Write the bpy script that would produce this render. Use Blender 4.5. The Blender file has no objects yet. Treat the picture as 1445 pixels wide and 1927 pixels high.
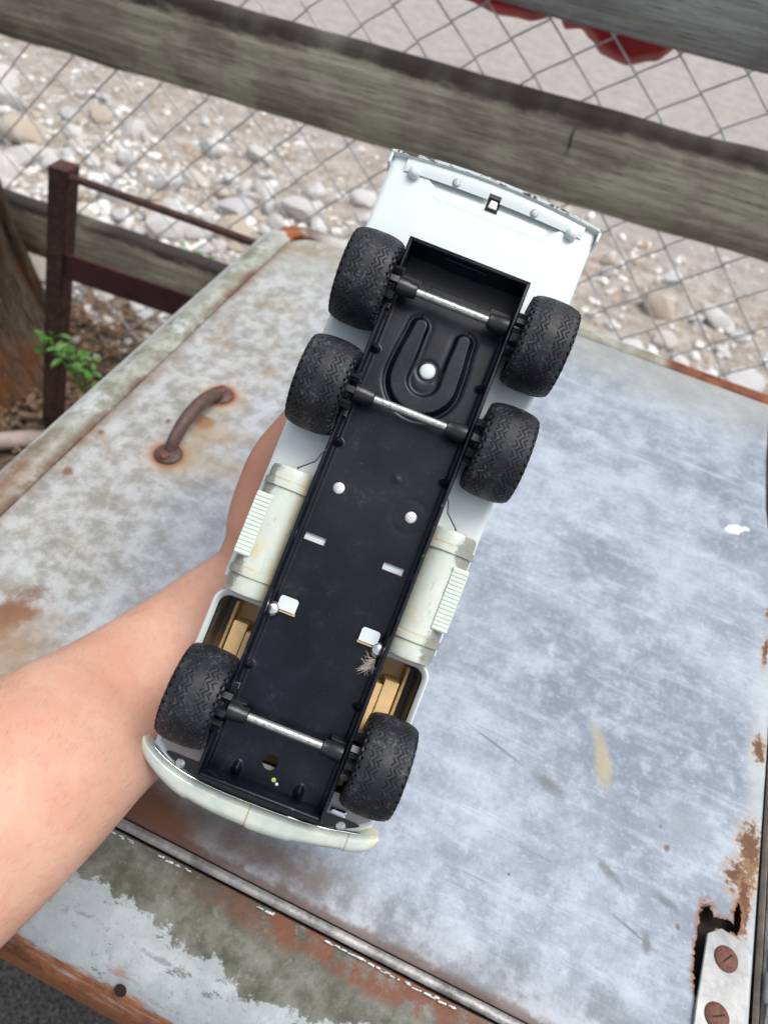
import bpy, math, random
import numpy as np
from mathutils import Vector, Matrix, noise as mnoise

scene = bpy.context.scene
# ------------------------------------------------------------------ camera
cam_d = bpy.data.cameras.new('camera')
cam_o = bpy.data.objects.new('camera', cam_d)
scene.collection.objects.link(cam_o)
cam_o.matrix_world = Matrix(((0.9129, -0.3825, 0.1427, 0.0),
                             (0.3809, 0.6723, -0.6347, 0.0),
                             (0.1468, 0.6338, 0.7594, 1.25),
                             (0, 0, 0, 1)))
cam_d.sensor_fit = 'VERTICAL'; cam_d.sensor_height = 36.0
cam_d.lens = 26.154
cam_d.clip_start = 0.02; cam_d.clip_end = 600
cam_d.dof.use_dof = True; cam_d.dof.focus_distance = 0.372
cam_d.dof.aperture_fstop = 9.5
scene.camera = cam_o
# ------------------------------------------------------------------ light
SUN_EL, SUN_AZ = math.radians(70), math.radians(72)    # bright overcast, light from high overhead
world = bpy.data.worlds.new('World'); scene.world = world
world.use_nodes = True
wt = world.node_tree; bg = wt.nodes['Background']
sky = wt.nodes.new('ShaderNodeTexSky'); sky.sky_type = 'NISHITA'
sky.sun_disc = False; sky.sun_elevation = SUN_EL; sky.sun_rotation = SUN_AZ
sky.air_density = 1.0; sky.dust_density = 4.0; sky.ozone_density = 1.0
hsv = wt.nodes.new('ShaderNodeHueSaturation'); hsv.inputs['Saturation'].default_value = 0.42
wt.links.new(sky.outputs['Color'], hsv.inputs['Color'])
wt.links.new(hsv.outputs['Color'], bg.inputs['Color'])
bg.inputs['Strength'].default_value = 0.15
sd = bpy.data.lights.new('sun', 'SUN'); sd.energy = 1.2; sd.angle = math.radians(32); sd.color = (1.0, 0.97, 0.93)
so = bpy.data.objects.new('sun', sd); scene.collection.objects.link(so)
sdir = Vector((math.sin(SUN_AZ) * math.cos(SUN_EL), math.cos(SUN_AZ) * math.cos(SUN_EL), math.sin(SUN_EL)))
so.rotation_euler = sdir.to_track_quat('Z', 'Y').to_euler()
so.location = sdir * 5
scene.view_settings.view_transform = 'Standard'; scene.view_settings.look = 'None'
scene.view_settings.gamma = 1.0; scene.view_settings.use_curve_mapping = False
scene.view_settings.exposure = 0.44
scene.render.engine = 'CYCLES'

R = random.Random(7)
COL = scene.collection
# ------------------------------------------------------------------ shader helper
class G:
    def __init__(s, name):
        s.m = bpy.data.materials.new(name); s.m.use_nodes = True
        s.t = s.m.node_tree; s.b = s.t.nodes['Principled BSDF']; s._c = {}
    def nd(s, t): return s.t.nodes.new(t)
    def put(s, sock, v):
        if isinstance(v, bpy.types.NodeSocket): s.t.links.new(v, sock)
        elif isinstance(v, (tuple, list)):
            sock.default_value = tuple(v) + (1.0,) if (len(v) == 3 and sock.type == 'RGBA') else tuple(v)
        else: sock.default_value = v
    def M(s, op, a, b=0.0, c=None, clamp=False):
        n = s.nd('ShaderNodeMath'); n.operation = op; n.use_clamp = clamp
        s.put(n.inputs[0], a); s.put(n.inputs[1], b)
        if c is not None: s.put(n.inputs[2], c)
        return n.outputs[0]
    def add(s, a, b): return s.M('ADD', a, b)
    def sub(s, a, b): return s.M('SUBTRACT', a, b)
    def mul(s, a, b): return s.M('MULTIPLY', a, b)
    def mx(s, a, b): return s.M('MAXIMUM', a, b)
    def mn(s, a, b): return s.M('MINIMUM', a, b)
    def pos(s):
        if 'pos' not in s._c: s._c['pos'] = s.nd('ShaderNodeNewGeometry').outputs['Position']
        return s._c['pos']
    def obj(s):
        if 'obj' not in s._c: s._c['obj'] = s.nd('ShaderNodeTexCoord').outputs['Object']
        return s._c['obj']
    def xyz(s, v=None):
        v = v or s.pos(); n = s.nd('ShaderNodeSeparateXYZ'); s.put(n.inputs[0], v); return n.outputs
    def scl(s, v, sc, rot=0.0):
        n = s.nd('ShaderNodeMapping'); s.put(n.inputs['Vector'], v); n.inputs['Scale'].default_value = sc
        n.inputs['Rotation'].default_value = (0, 0, rot); return n.outputs[0]
    def noise(s, scale, det=4, rough=0.6, vec=None, dist=0.0):
        n = s.nd('ShaderNodeTexNoise'); s.put(n.inputs['Vector'], vec or s.pos())
        n.inputs['Scale'].default_value = scale; n.inputs['Detail'].default_value = det
        n.inputs['Roughness'].default_value = rough; n.inputs['Distortion'].default_value = dist
        return n.outputs['Fac']
    def voro(s, scale, vec=None, feat='F1', out='Distance'):
        n = s.nd('ShaderNodeTexVoronoi'); n.feature = feat; s.put(n.inputs['Vector'], vec or s.pos())
        n.inputs['Scale'].default_value = scale; return n.outputs[out]
    def ss(s, x, a, b, lo=0.0, hi=1.0):
        n = s.nd('ShaderNodeMapRange'); n.interpolation_type = 'SMOOTHSTEP'; s.put(n.inputs['Value'], x)
        n.inputs['From Min'].default_value = a; n.inputs['From Max'].default_value = b
        n.inputs['To Min'].default_value = lo; n.inputs['To Max'].default_value = hi
        return n.outputs['Result']
    def mix(s, f, a, b):
        n = s.nd('ShaderNodeMix'); n.data_type = 'RGBA'; s.put(n.inputs[0], f)
        s.put(n.inputs[6], a); s.put(n.inputs[7], b); return n.outputs[2]
    def scale(s, c, k):
        n = s.nd('ShaderNodeMix'); n.data_type = 'RGBA'; n.blend_type = 'MULTIPLY'; n.inputs[0].default_value = 1.0
        s.put(n.inputs[6], c); s.put(n.inputs[7], (k, k, k) if not isinstance(k, tuple) else k); return n.outputs[2]
    def blob(s, cx, cy, rx, ry, ang=0.0, soft=0.35, nz=None, amp=0.5, vec=None):
        o = s.xyz(vec)
        dx = s.sub(o[0], cx); dy = s.sub(o[1], cy); ca, sa = math.cos(ang), math.sin(ang)
        a = s.M('DIVIDE', s.add(s.mul(dx, ca), s.mul(dy, sa)), rx)
        b = s.M('DIVIDE', s.sub(s.mul(dy, ca), s.mul(dx, sa)), ry)
        d = s.M('SQRT', s.add(s.mul(a, a), s.mul(b, b)))
        if nz is not None: d = s.add(d, s.mul(s.sub(nz, 0.5), amp * 2))
        return s.ss(d, 1 + soft, 1 - soft)
    def bump(s, h, dist=0.001, strength=1.0):
        n = s.nd('ShaderNodeBump'); s.put(n.inputs['Height'], h); n.inputs['Distance'].default_value = dist
        n.inputs['Strength'].default_value = strength
        s.t.links.new(n.outputs[0], s.b.inputs['Normal'])
    def fin(s, col=None, rough=None, metal=None, **kw):
        if col is not None: s.put(s.b.inputs['Base Color'], col)
        if rough is not None: s.put(s.b.inputs['Roughness'], rough)
        if metal is not None: s.put(s.b.inputs['Metallic'], metal)
        for k, v in kw.items(): s.put(s.b.inputs[k.replace('_', ' ')], v)
        return s.m

# ------------------------------------------------------------------ mesh helper
class MB:
    def __init__(s): s.v = []; s.f = []
    def add(s, vs, fs):
        o = len(s.v); s.v += [tuple(v) for v in vs]; s.f += [tuple(i + o for i in f) for f in fs]; return s
    def box(s, x0, x1, y0, y1, z0, z1, b=0.0):
        if b <= 0:
            vs = [(x, y, z) for z in (z0, z1) for y in (y0, y1) for x in (x0, x1)]
            return s.add(vs, [(0, 2, 3, 1), (4, 5, 7, 6), (0, 1, 5, 4), (2, 6, 7, 3), (0, 4, 6, 2), (1, 3, 7, 5)])
        pr = [(0, b), (b, 0)]
        def ring(ins, z):
            X0, X1, Y0, Y1 = x0 + ins, x1 - ins, y0 + ins, y1 - ins; c = b * 0.6
            return [(X0 + c, Y0, z), (X1 - c, Y0, z), (X1, Y0 + c, z), (X1, Y1 - c, z), (X1 - c, Y1, z), (X0 + c, Y1, z), (X0, Y1 - c, z), (X0, Y0 + c, z)]
        return s.loft([ring(b, z0), ring(0, z0 + b), ring(0, z1 - b), ring(b, z1)], cap=True)
    def loft(s, rings, cap=False, closed=True):
        n = len(rings[0]); vs = [p for r in rings for p in r]; fs = []
        for i in range(len(rings) - 1):
            for j in range(n if closed else n - 1):
                a = i * n + j; b = i * n + (j + 1) % n; fs.append((a, b, b + n, a + n))
        if cap:
            fs.append(tuple(range(n - 1, -1, -1))); fs.append(tuple(range((len(rings) - 1) * n, len(rings) * n)))
        return s.add(vs, fs)
    def grid(s, nx, ny, fn, skip=None):
        vs = [fn(i / nx, j / ny) for j in range(ny + 1) for i in range(nx + 1)]; fs = []
        for j in range(ny):
            for i in range(nx):
                if skip and skip((i + .5) / nx, (j + .5) / ny): continue
                a = j * (nx + 1) + i; fs.append((a, a + 1, a + nx + 2, a + nx + 1))
        return s.add(vs, fs)
    def tube(s, pts, r, n=8, cap=True, flat=1.0):
        pts = [Vector(p) for p in pts]; rs = r if isinstance(r, (list, tuple)) else [r] * len(pts); rings = []
        ref = None
        for i, p in enumerate(pts):
            t = (pts[min(i + 1, len(pts) - 1)] - pts[max(i - 1, 0)]).normalized()
            if ref is None: ref = t.orthogonal().normalized()
            ref = (ref - t * ref.dot(t)).normalized(); bn = t.cross(ref)
            rings.append([p + (ref * math.cos(a) + bn * math.sin(a) * flat) * rs[i] for a in [2 * math.pi * k / n for k in range(n)]])
        return s.loft(rings, cap=cap)
    def lathe(s, prof, n=32, axis='z', c=(0, 0, 0), cap=True):   # prof: (radius, height)
        rings = []
        for r, h in prof:
            ring = []
            for k in range(n):
                a = 2 * math.pi * k / n; x, y = r * math.cos(a), r * math.sin(a)
                p = {'z': (x, y, h), 'x': (h, x, y), 'y': (y, h, x)}[axis]
                ring.append((p[0] + c[0], p[1] + c[1], p[2] + c[2]))
            rings.append(ring)
        return s.loft(rings, cap=cap)
    def mesh(s, name, mat, smooth=None):
        me = bpy.data.meshes.new(name); me.from_pydata(s.v, [], s.f); me.update()
        if mat: me.materials.append(mat)
        import bmesh
        bm = bmesh.new(); bm.from_mesh(me); bmesh.ops.recalc_face_normals(bm, faces=bm.faces); bm.to_mesh(me); bm.free()
        if smooth:
            me.shade_smooth(); me.set_sharp_from_angle(angle=math.radians(smooth))
        return me
    def build(s, name, mat, parent=None, smooth=35, loc=None):
        o = bpy.data.objects.new(name, s.mesh(name, mat, smooth)); COL.objects.link(o)
        if parent: o.parent = parent
        if loc: o.location = loc
        return o

def tag(o, label=None, cat=None, group=None, kind=None):
    if label: o['label'] = label
    if cat: o['category'] = cat
    if group: o['group'] = group
    if kind: o['kind'] = kind
    return o
def thing(name, label, cat, loc=(0, 0, 0), group=None):
    o = bpy.data.objects.new(name, None); COL.objects.link(o); o.location = loc; o.empty_display_size = .02
    return tag(o, label, cat, group)
def obj_from(name, me, parent=None, loc=None):
    o = bpy.data.objects.new(name, me); COL.objects.link(o)
    if parent: o.parent = parent
    if loc: o.location = loc
    return o
def sm(a, b, x):
    t = max(0.0, min(1.0, (x - a) / (b - a))); return t * t * (3 - 2 * t)

# ================================================================== MATERIALS
RUST = (0.20, 0.065, 0.025); RUSTO = (0.36, 0.12, 0.04); RUSTD = (0.075, 0.030, 0.020)

def mat_lid():
    g = G('galvanised_lid'); o = g.xyz()
    n1 = g.noise(7, 6, .62); n2 = g.noise(26, 6, .68); n3 = g.noise(110, 5, .7)
    ns = g.noise(30, 5, .7, g.scl(g.pos(), (0.35, 3.4, 1), math.radians(6)))
    nst = g.noise(160, 4, .7, g.scl(g.pos(), (0.08, 2.2, 1), math.radians(5)))
    c = g.mix(g.ss(n1, .35, .66), (.20, .240, .295), (.40, .455, .53))
    c = g.mix(g.mul(g.ss(n2, .46, .70), .55), c, (.53, .595, .68))
    c = g.mix(g.mul(g.ss(n2, .48, .33), .45), c, (.19, .225, .27))
    c = g.mix(g.mul(g.ss(ns, .50, .74), .45), c, (.56, .62, .69))
    c = g.mix(g.mul(g.ss(nst, .56, .72), .35), c, (.20, .23, .26))
    c = g.mix(g.mul(g.ss(n3, .56, .74), .45), c, (.60, .66, .72))
    c = g.mix(g.mul(g.ss(n3, .42, .28), .38), c, (.17, .19, .20))
    n5 = g.noise(62, 5, .7)
    n6 = g.noise(260, 4, .75)
    c = g.mix(g.mul(g.ss(n5, .47, .70), .45), c, (.52, .58, .65)); c = g.mix(g.mul(g.ss(n5, .48, .30), .40), c, (.23, .265, .305))
    c = g.mix(g.mul(g.ss(n6, .52, .72), .40), c, (.55, .61, .68)); c = g.mix(g.mul(g.ss(n6, .46, .30), .35), c, (.20, .22, .24))
    scr = g.noise(420, 3, .6, g.scl(g.pos(), (0.045, 1.6, 1), math.radians(14)))
    scr2 = g.noise(300, 3, .6, g.scl(g.pos(), (1.3, 0.06, 1), math.radians(24)))
    c = g.mix(g.mul(g.ss(scr, .65, .69), .35), c, (.15, .165, .18)); c = g.mix(g.mul(g.ss(scr2, .68, .72), .16), c, (.62, .68, .74))
    pit = g.noise(520, 3, .7); c = g.mix(g.mul(g.mul(g.ss(pit, .68, .74), g.ss(n2, .45, .6)), .7), c, (.10, .085, .07))
    # yellowed, mottled zone towards the handle side and the far edge
    left = g.ss(g.add(o[0], g.mul(g.sub(n1, .5), .18)), -.10, -.30)
    tan = g.mix(g.ss(n5, .36, .62), (.29, .265, .205), (.53, .525, .49))
    c = g.mix(g.mul(left, .72), c, tan)
    far = g.ss(g.add(o[1], g.mul(g.sub(n1, .5), .10)), .64, .74)
    c = g.mix(g.mul(far, .65), c, (.37, .37, .32))
    tan2 = g.mul(left, g.ss(g.noise(19, 5, .6, dist=.6), .55, .68))
    c = g.mix(g.mul(tan2, .6), c, (.30, .20, .10))
    front = g.ss(g.add(o[1], g.mul(g.sub(n2, .5), .07)), .145, .10)
    c = g.mix(g.mul(front, .6), c, g.mix(g.ss(n2, .42, .58), (.17, .165, .16), (.50, .50, .51)))
    edge = g.mul(g.ss(o[0], .222, .238), g.ss(g.add(o[1], g.mul(g.sub(n2, .5), .2)), .45, .35))
    c = g.mix(g.mul(edge, .5), c, (.56, .58, .575))
    # rust
    def rb(*a, k=1.0, col=RUSTO, soft=.35, amp=.5, nz=None):
        nonlocal c
        c = g.mix(g.mul(g.blob(*a, soft=soft, nz=nz or n2, amp=amp), k), c, col)
    for cx, cy in ((-.277, .366), (-.278, .453)):
        rb(cx + .004, cy - .002, .023, .021, k=.45, col=(.42, .30, .15), soft=.5, amp=.35)
        rb(cx, cy, .0155, .0145, k=.95, col=RUSTO, soft=.25, amp=.2)
        rb(cx, cy, .0125, .0115, k=.95, col=RUSTD, soft=.15, amp=.12)
    rb(-.272, .414, .010, .008, k=.85, col=(.25, .09, .035), amp=.9)
    rb(-.262, .405, .030, .018, .4, k=.55, col=(.40, .26, .12), soft=.7, amp=.9)
    rb(-.245, .375, .040, .014, .1, k=.40, col=(.42, .33, .20), soft=.8, amp=.9)
    rb(-.291, .172, .013, .032, -.5, k=.95, col=(.20, .075, .035), soft=.45, amp=.9, nz=n5)
    rb(-.275, .15, .026, .040, -.5, k=.7, col=(.34, .22, .12), soft=.7, amp=.9)
    rb(-.125, .104, .040, .022, -.15, k=.95, col=(.21, .055, .022), soft=.4, amp=.6)
    rb(-.08, .118, .07, .012, 0, k=.6, col=(.15, .10, .06), soft=.6, amp=.9)
    rb(.128, .276, .0045, .020, .45, k=.55, col=(.46, .40, .24), soft=.6, amp=.4)
    rb(.131, .262, .005, .012, .3, k=.5, col=(.44, .38, .22), soft=.5, amp=.4)
    for cx, cy, rx, ry in ((.2365, .330, .0035, .009), (.235, .252, .006, .016), (.2305, .232, .007, .010), (.2335, .215, .003, .016), (.236, .42, .002, .012), (.237, .46, .002, .006)):
        rb(cx, cy, rx * 1.7, ry * 1.25, k=.6, col=(.46, .30, .16), soft=.5, amp=1.6, nz=n6)
        rb(cx, cy, rx * 1.1, ry, k=.95, col=(.13, .052, .022), soft=.25, amp=1.9, nz=n6)
    for cx, cy, r in ((.176, .242, .0012), (.09, .17, .001), (.195, .186, .0017), (.182, .23, .0022), (-.30, .40, .003), (-.34, .36, .003), (-.335, .31, .005)):
        rb(cx, cy, r * .8, r, k=.85, col=(.17, .075, .04), soft=.6, amp=.9, nz=n6)
    # chipped flakes and grey rubs
    c = g.mix(g.blob(.200, .541, .010, .005, .7, .15, n3, .8), c, (.74, .78, .82))
    c = g.mix(g.blob(.211, .548, .0035, .003, .2, .2, n3, .5), c, (.72, .75, .78))
    c = g.mix(g.mul(g.blob(.193, .249, .02, .012, .3, .7, n2, .9), .6), c, (.27, .31, .35))
    for cx, cy, rx, ry, a in ((.186, .197, .008, .0028, -.25), (.148, .199, .010, .003, -.5), (.10, .235, .012, .004, -.3), (.178, .168, .003, .006, .2), (.17, .171, .012, .0009, -.3), (.06, .245, .02, .0008, -.25)):
        c = g.mix(g.mul(g.blob(cx, cy, rx, ry, a, .6, n3, 1.2), .75), c, (.15, .16, .16))
    # seams of rust next to the edges
    le = g.mul(g.ss(g.add(o[0], g.mul(g.sub(n2, .5), .018)), -.333, -.352), g.ss(n1, .36, .52))
    c = g.mix(g.mul(le, .75), c, (.24, .15, .09))
    fe = g.ss(g.add(o[1], g.mul(g.sub(n3, .5), .012)), .1085, .1035)
    c = g.mix(g.mul(fe, .8), c, (.13, .075, .055))
    # rusted-through hole round the hinge
    nh = g.noise(170, 5, .8)
    hole = g.mx(g.blob(.2125, .1955, .0045, .012, .1, .08, nh, 1.0), g.blob(.2105, .172, .0035, .022, .05, .08, nh, 1.1))
    hole = g.mx(hole, g.blob(.2225, .1995, .0085, .0035, .2, .08, nh, 1.0))
    hole = g.mx(hole, g.blob(.2305, .206, .0025, .010, 0, .08, nh, 1.0))
    halo = g.mx(g.blob(.2125, .1955, .0065, .015, .1, .35, nh, 1.0), g.blob(.2105, .172, .005, .025, .05, .35, nh, 1.1))
    halo = g.mx(halo, g.mx(g.blob(.2225, .1995, .010, .0055, .2, .35, nh, 1.0), g.blob(.2305, .206, .004, .013, 0, .35, nh, 1.0)))
    c = g.mix(g.mul(halo, .9), c, (.27, .12, .05))
    spec = g.ss(n3, .3, .7, .50, .75)
    g.bump(g.add(g.mul(n1, .25), g.add(g.mul(n2, .5), g.mul(n3, .3))), .0022, .55)
    g.put(g.b.inputs['Alpha'], g.sub(1.0, hole))
    return g.fin(g.scale(c, .88), spec, .06, Specular_IOR_Level=.35)

def mat_frame():
    g = G('weathered_box_metal'); o = g.xyz()
    n1 = g.noise(9, 6, .65); n2 = g.noise(38, 6, .68); n3 = g.noise(150, 5, .7)
    c = g.mix(g.ss(n2, .36, .64), (.085, .085, .062), (.22, .225, .195))
    c = g.mix(g.mul(g.ss(n3, .56, .70), .4), c, (.40, .42, .40))
    # left and far rims are paler, greenish white
    rim = g.mx(g.ss(o[0], -.342, -.352), g.ss(o[1], .742, .752))
    pale = g.mix(g.ss(n2, .38, .62), (.25, .255, .19), (.47, .49, .44))
    pale = g.mix(g.mul(g.ss(g.noise(22, 5, .7), .52, .66), .8), pale, (.66, .70, .70))
    pale = g.mix(g.mul(g.ss(n1, .50, .62), .7), pale, (.27, .23, .15))
    c = g.mix(rim, c, pale)
    outer = g.mx(g.ss(o[0], -.376, -.388), g.ss(o[1], .766, .776))
    c = g.mix(g.mul(outer, g.ss(n2, .30, .45)), c, (.68, .70, .66))
    corner = g.blob(-.33, .765, .10, .035, -.2, .5, n1, .5)
    c = g.mix(g.mul(corner, .8), c, (.70, .71, .66))
    # rust: rim right part, corner, seam line, lower left
    rr = g.mul(g.ss(g.add(o[0], g.mul(g.sub(n2, .5), .03)), .098, .112), g.ss(o[1], .70, .72))
    rcol = g.mix(g.ss(n2, .38, .6), (.15, .045, .02), (.34, .115, .04))
    c = g.mix(rr, c, rcol)
    c = g.mix(g.blob(-.362, .757, .016, .012, .3, .4, n2, .7), c, (.33, .12, .05))
    c = g.mix(g.blob(-.338, .742, .024, .010, -.1, .15, n3, .3), c, (.40, .12, .035))
    sl = g.mul(g.ss(g.add(o[0], g.mul(g.sub(n2, .5), .02)), -.362, -.351), g.ss(o[0], -.30, -.34))
    c = g.mix(g.mul(g.mul(sl, g.ss(n1, .40, .52)), .85), c, (.15, .065, .035))
    c = g.mix(g.mul(g.blob(-.372, .26, .018, .06, 0, .6, n2, .9), .7), c, (.26, .14, .07))
    fs = g.mul(g.ss(g.add(o[1], g.mul(g.sub(n2, .5), .022)), .074, .083), g.ss(o[1], .105, .100))
    fs = g.mul(fs, g.ss(g.add(o[0], g.mul(g.sub(n1, .5), .12)), -.10, -.02))
    c = g.mix(g.mul(g.mul(fs, .92), g.ss(g.noise(70, 5, .7), .36, .54)), c, g.mix(n3, (.12, .045, .022), (.25, .085, .038)))
    # old white paint left along the front ridge and the skirt
    ed = g.add(g.add(.058, g.mul(g.sub(g.noise(16, 6, .75), .5), .075)), g.mul(g.M('ADD', o[0], .03), -.055))
    pt = g.mul(g.ss(g.sub(o[1], ed), .0016, -.0016), g.ss(o[1], .12, .11))
    pc = g.mix(g.ss(n2, .4, .7), (.38, .425, .44), (.52, .565, .58))
    pc = g.mix(g.mul(g.ss(n3, .44, .30), .6), pc, (.22, .24, .23))
    c = g.mix(pt, c, pc)
    line = g.mul(g.ss(g.M('ABSOLUTE', g.sub(g.add(o[1], g.mul(g.sub(n2, .5), .010)), .0475)), .0018, .0004), g.mul(g.ss(n3, .40, .56), g.ss(g.noise(48, 4, .7), .44, .56)))
    chp = g.mul(g.ss(g.noise(95, 6, .8, g.scl(g.pos(), (.6, 1.3, 1.3))), .60, .63), pt)
    c = g.mix(g.mul(chp, .8), c, (.15, .155, .13))
    c = g.mix(g.mul(g.mul(line, g.ss(o[1], .06, .055)), .75), c, (.20, .23, .24))
    st = g.noise(26, 5, .7, g.scl(g.pos(), (.35, 1.0, 3.2)))
    lowz = g.ss(g.add(o[2], g.mul(g.sub(st, .5), .055)), .7660, .7590)
    sk = g.mul(g.mul(lowz, g.ss(o[1], .052, .044)), g.ss(st, .30, .44))
    skc = g.mix(g.ss(n2, .35, .6), (.17, .06, .028), (.40, .16, .07))
    c = g.mix(sk, c, skc)
    low = g.mul(g.ss(o[2], .750, .742), g.ss(o[1], .05, .04))
    c = g.mix(g.mul(low, .9), c, (.36, .14, .055))
    g.bump(g.add(g.mul(n2, .6), g.mul(n3, .5)), .0016, .6)
    return g.fin(g.scale(c, .80), g.ss(n3, .3, .7, .45, .7), .05, Specular_IOR_Level=.35)

def simple(name, col, rough=.5, metal=0.0, var=.25, scale=40, bump=.0004, space='obj', **kw):
    g = G(name); v = g.obj() if space == 'obj' else g.pos()
    n1 = g.noise(scale, 5, .65, v); n2 = g.noise(scale * 5, 4, .7, v)
    c = g.mix(g.ss(n1, .3, .7), tuple(x * (1 - var) for x in col), tuple(min(1, x * (1 + var)) for x in col))
    c = g.mix(g.mul(g.ss(n2, .45, .7), .35 * min(1, var * 3)), c, tuple(min(1, x * (1 + var * 1.6)) for x in col))
    if bump: g.bump(g.add(n1, g.mul(n2, .5)), bump, .6)
    return g.fin(c, rough, metal, **kw)

def mat_rustbar(name, a, b, scale=30):
    g = G(name); n1 = g.noise(scale, 6, .65); n2 = g.noise(scale * 6, 4, .7)
    c = g.mix(g.ss(n1, .35, .65), a, b); c = g.mix(g.mul(g.ss(n2, .5, .7), .5), c, (.30, .12, .06))
    g.bump(g.add(n1, n2), .001, .7); return g.fin(c, .75, .1)

def mat_white(name='white_enamel', chip=False):
    g = G(name); v = g.obj()
    n1 = g.noise(25, 5, .6, v); n2 = g.noise(400, 4, .65, v)
    c = g.mix(g.ss(n1, .3, .75), (.615, .675, .665), (.665, .71, .70))
    c = g.mix(g.mul(g.ss(g.noise(900, 3, .6, v), .70, .76), .7), c, (.35, .33, .28))
    if chip:
        nn = g.noise(220, 5, .75, g.scl(v, (.55, 1, 1)))
        z = g.xyz(v)[2]
        chipm = g.mul(g.ss(nn, .50, .53), g.ss(g.add(z, g.mul(g.sub(nn, .5), .003)), -.0171, -.0164))
        c = g.mix(chipm, c, (.085, .05, .042))
    g.bump(n1, .0006, .3)
    return g.fin(c, .28, 0.0, Coat_Weight=.25, Coat_Roughness=.12)

def mat_black():
    g = G('black_enamel'); v = g.obj(); n1 = g.noise(30, 5, .6, v); n2 = g.noise(1600, 2, .6, v)
    sc = g.noise(120, 5, .75, g.scl(v, (3.0, .35, 1), .5))
    c = g.mix(g.ss(n1, .3, .7), (.0018, .0032, .0068), (.0055, .0080, .0145))
    c = g.mix(g.mul(g.ss(n2, .71, .76), .7), c, (.30, .28, .25))
    c = g.mix(g.mul(g.mul(g.ss(g.noise(60, 5, .7, v), .52, .72), g.ss(g.noise(700, 4, .7, v), .45, .62)), .22), c, (.10, .10, .10))
    c = g.mix(g.mul(g.ss(sc, .66, .74), .25), c, (.10, .11, .13))
    sm_ = g.blob(-.0063, -.0836, .0062, .0072, 0, .35, n1, .4, v)
    c = g.mix(g.mul(sm_, .8), c, (.002, .002, .003))
    z = g.xyz(v)[2]
    edge = g.mul(g.ss(z, -.0010, -.0003), g.ss(g.noise(260, 5, .75, v), .60, .66))
    c = g.mix(g.mul(edge, .6), c, (.14, .12, .11))
    g.bump(n1, .0008, .25)
    return g.fin(c, g.ss(n1, .3, .7, .26, .40), 0.0, Specular_IOR_Level=.34)

def mat_rubber():
    g = G('dusty_black_rubber'); v = g.obj(); n1 = g.noise(75, 5, .7, v); n2 = g.noise(600, 5, .75, v)
    oi = g.nd('ShaderNodeObjectInfo').outputs['Random']
    c = g.mix(g.ss(n1, .35, .65), (.0065, .0075, .010), (.015, .017, .021))
    d = g.mul(g.ss(n1, .50, .68), g.ss(n2, .46, .66))
    c = g.mix(g.mul(d, .75), c, (.13, .13, .125))
    c = g.mix(g.mul(g.ss(g.noise(1300, 2, .5, v), .73, .78), .6), c, (.30, .28, .25))
    g.bump(n2, .0003, .5)
    return g.fin(c, g.ss(n1, .4, .65, .42, .66), 0.0, Specular_IOR_Level=.4)

def mat_cream():
    g = G('yellowed_cream_plastic'); v = g.obj(); n1 = g.noise(45, 5, .6, v, dist=.8); o = g.xyz(v)
    c = g.mix(g.ss(n1, .30, .70), (.55, .615, .545), (.67, .70, .615))
    y = g.ss(g.noise(60, 4, .6, v), .56, .72)
    c = g.mix(g.mul(y, .65), c, (.66, .56, .31))
    for yy in (-.0080, -.0038, -.0562, -.0520):
        c = g.mix(g.mul(g.mul(g.ss(g.M('ABSOLUTE', g.sub(o[1], yy)), .0009, .0003), g.ss(n1, .35, .5)), .6), c, (.52, .42, .20))
    ax = g.M('ABSOLUTE', o[0])
    inner = g.mul(g.ss(g.add(ax, g.mul(g.sub(n1, .5), .006)), .0375, .0335), g.ss(o[1], -.068, -.060))
    c = g.mix(g.mul(inner, .6), c, (.72, .60, .33))
    sc = g.noise(140, 5, .75, g.scl(v, (2.5, .5, 1), .5))
    c = g.mix(g.mul(g.ss(sc, .60, .66), .45), c, (.36, .38, .33))
    # grey worn side of the tanks
    w = g.mul(g.ss(g.add(ax, g.mul(g.sub(g.noise(130, 5, .75, v), .5), .016)), .0485, .0515), g.mul(g.ss(o[1], .004, .002), g.ss(o[1], -.068, -.062)))
    c = g.mix(g.mul(w, .9), c, g.mix(g.noise(200, 4, .7, v), (.12, .12, .10), (.36, .37, .33)))
    g.bump(n1, .0007, .4)
    return g.fin(c, .30, 0.0, Subsurface_Weight=.25, Subsurface_Scale=.003, Coat_Weight=.2)

def mat_bumper():
    g = G('pearly_yellowed_bumper'); v = g.obj(); n1 = g.noise(60, 5, .6, v, dist=1.0); o = g.xyz(v)
    c = g.mix(g.ss(n1, .32, .68), (.55, .64, .58), (.70, .73, .64))
    c = g.mix(g.mul(g.ss(o[0], -.01, -.06), .45), c, (.42, .52, .54))
    lo = g.ss(g.add(o[2], g.mul(g.sub(n1, .5), .008)), -.020, -.027)
    c = g.mix(g.mul(lo, .55), c, (.76, .62, .33))
    c = g.mix(g.mul(g.ss(g.noise(38, 4, .6, v), .58, .70), .6), c, (.74, .64, .38))
    c = g.mix(g.mul(g.ss(g.M('ABSOLUTE', o[0]), .058, .064), .5), c, (.72, .60, .36))
    for xx in (.0497, -.0015):
        c = g.mix(g.mul(g.ss(g.M('ABSOLUTE', g.sub(o[0], xx)), .0006, .0002), .7), c, (.40, .26, .10))
    g.bump(n1, .001, .4)
    return g.fin(c, .22, 0.0, Subsurface_Weight=.3, Subsurface_Scale=.004, Coat_Weight=.35, Coat_Roughness=.08)

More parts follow.
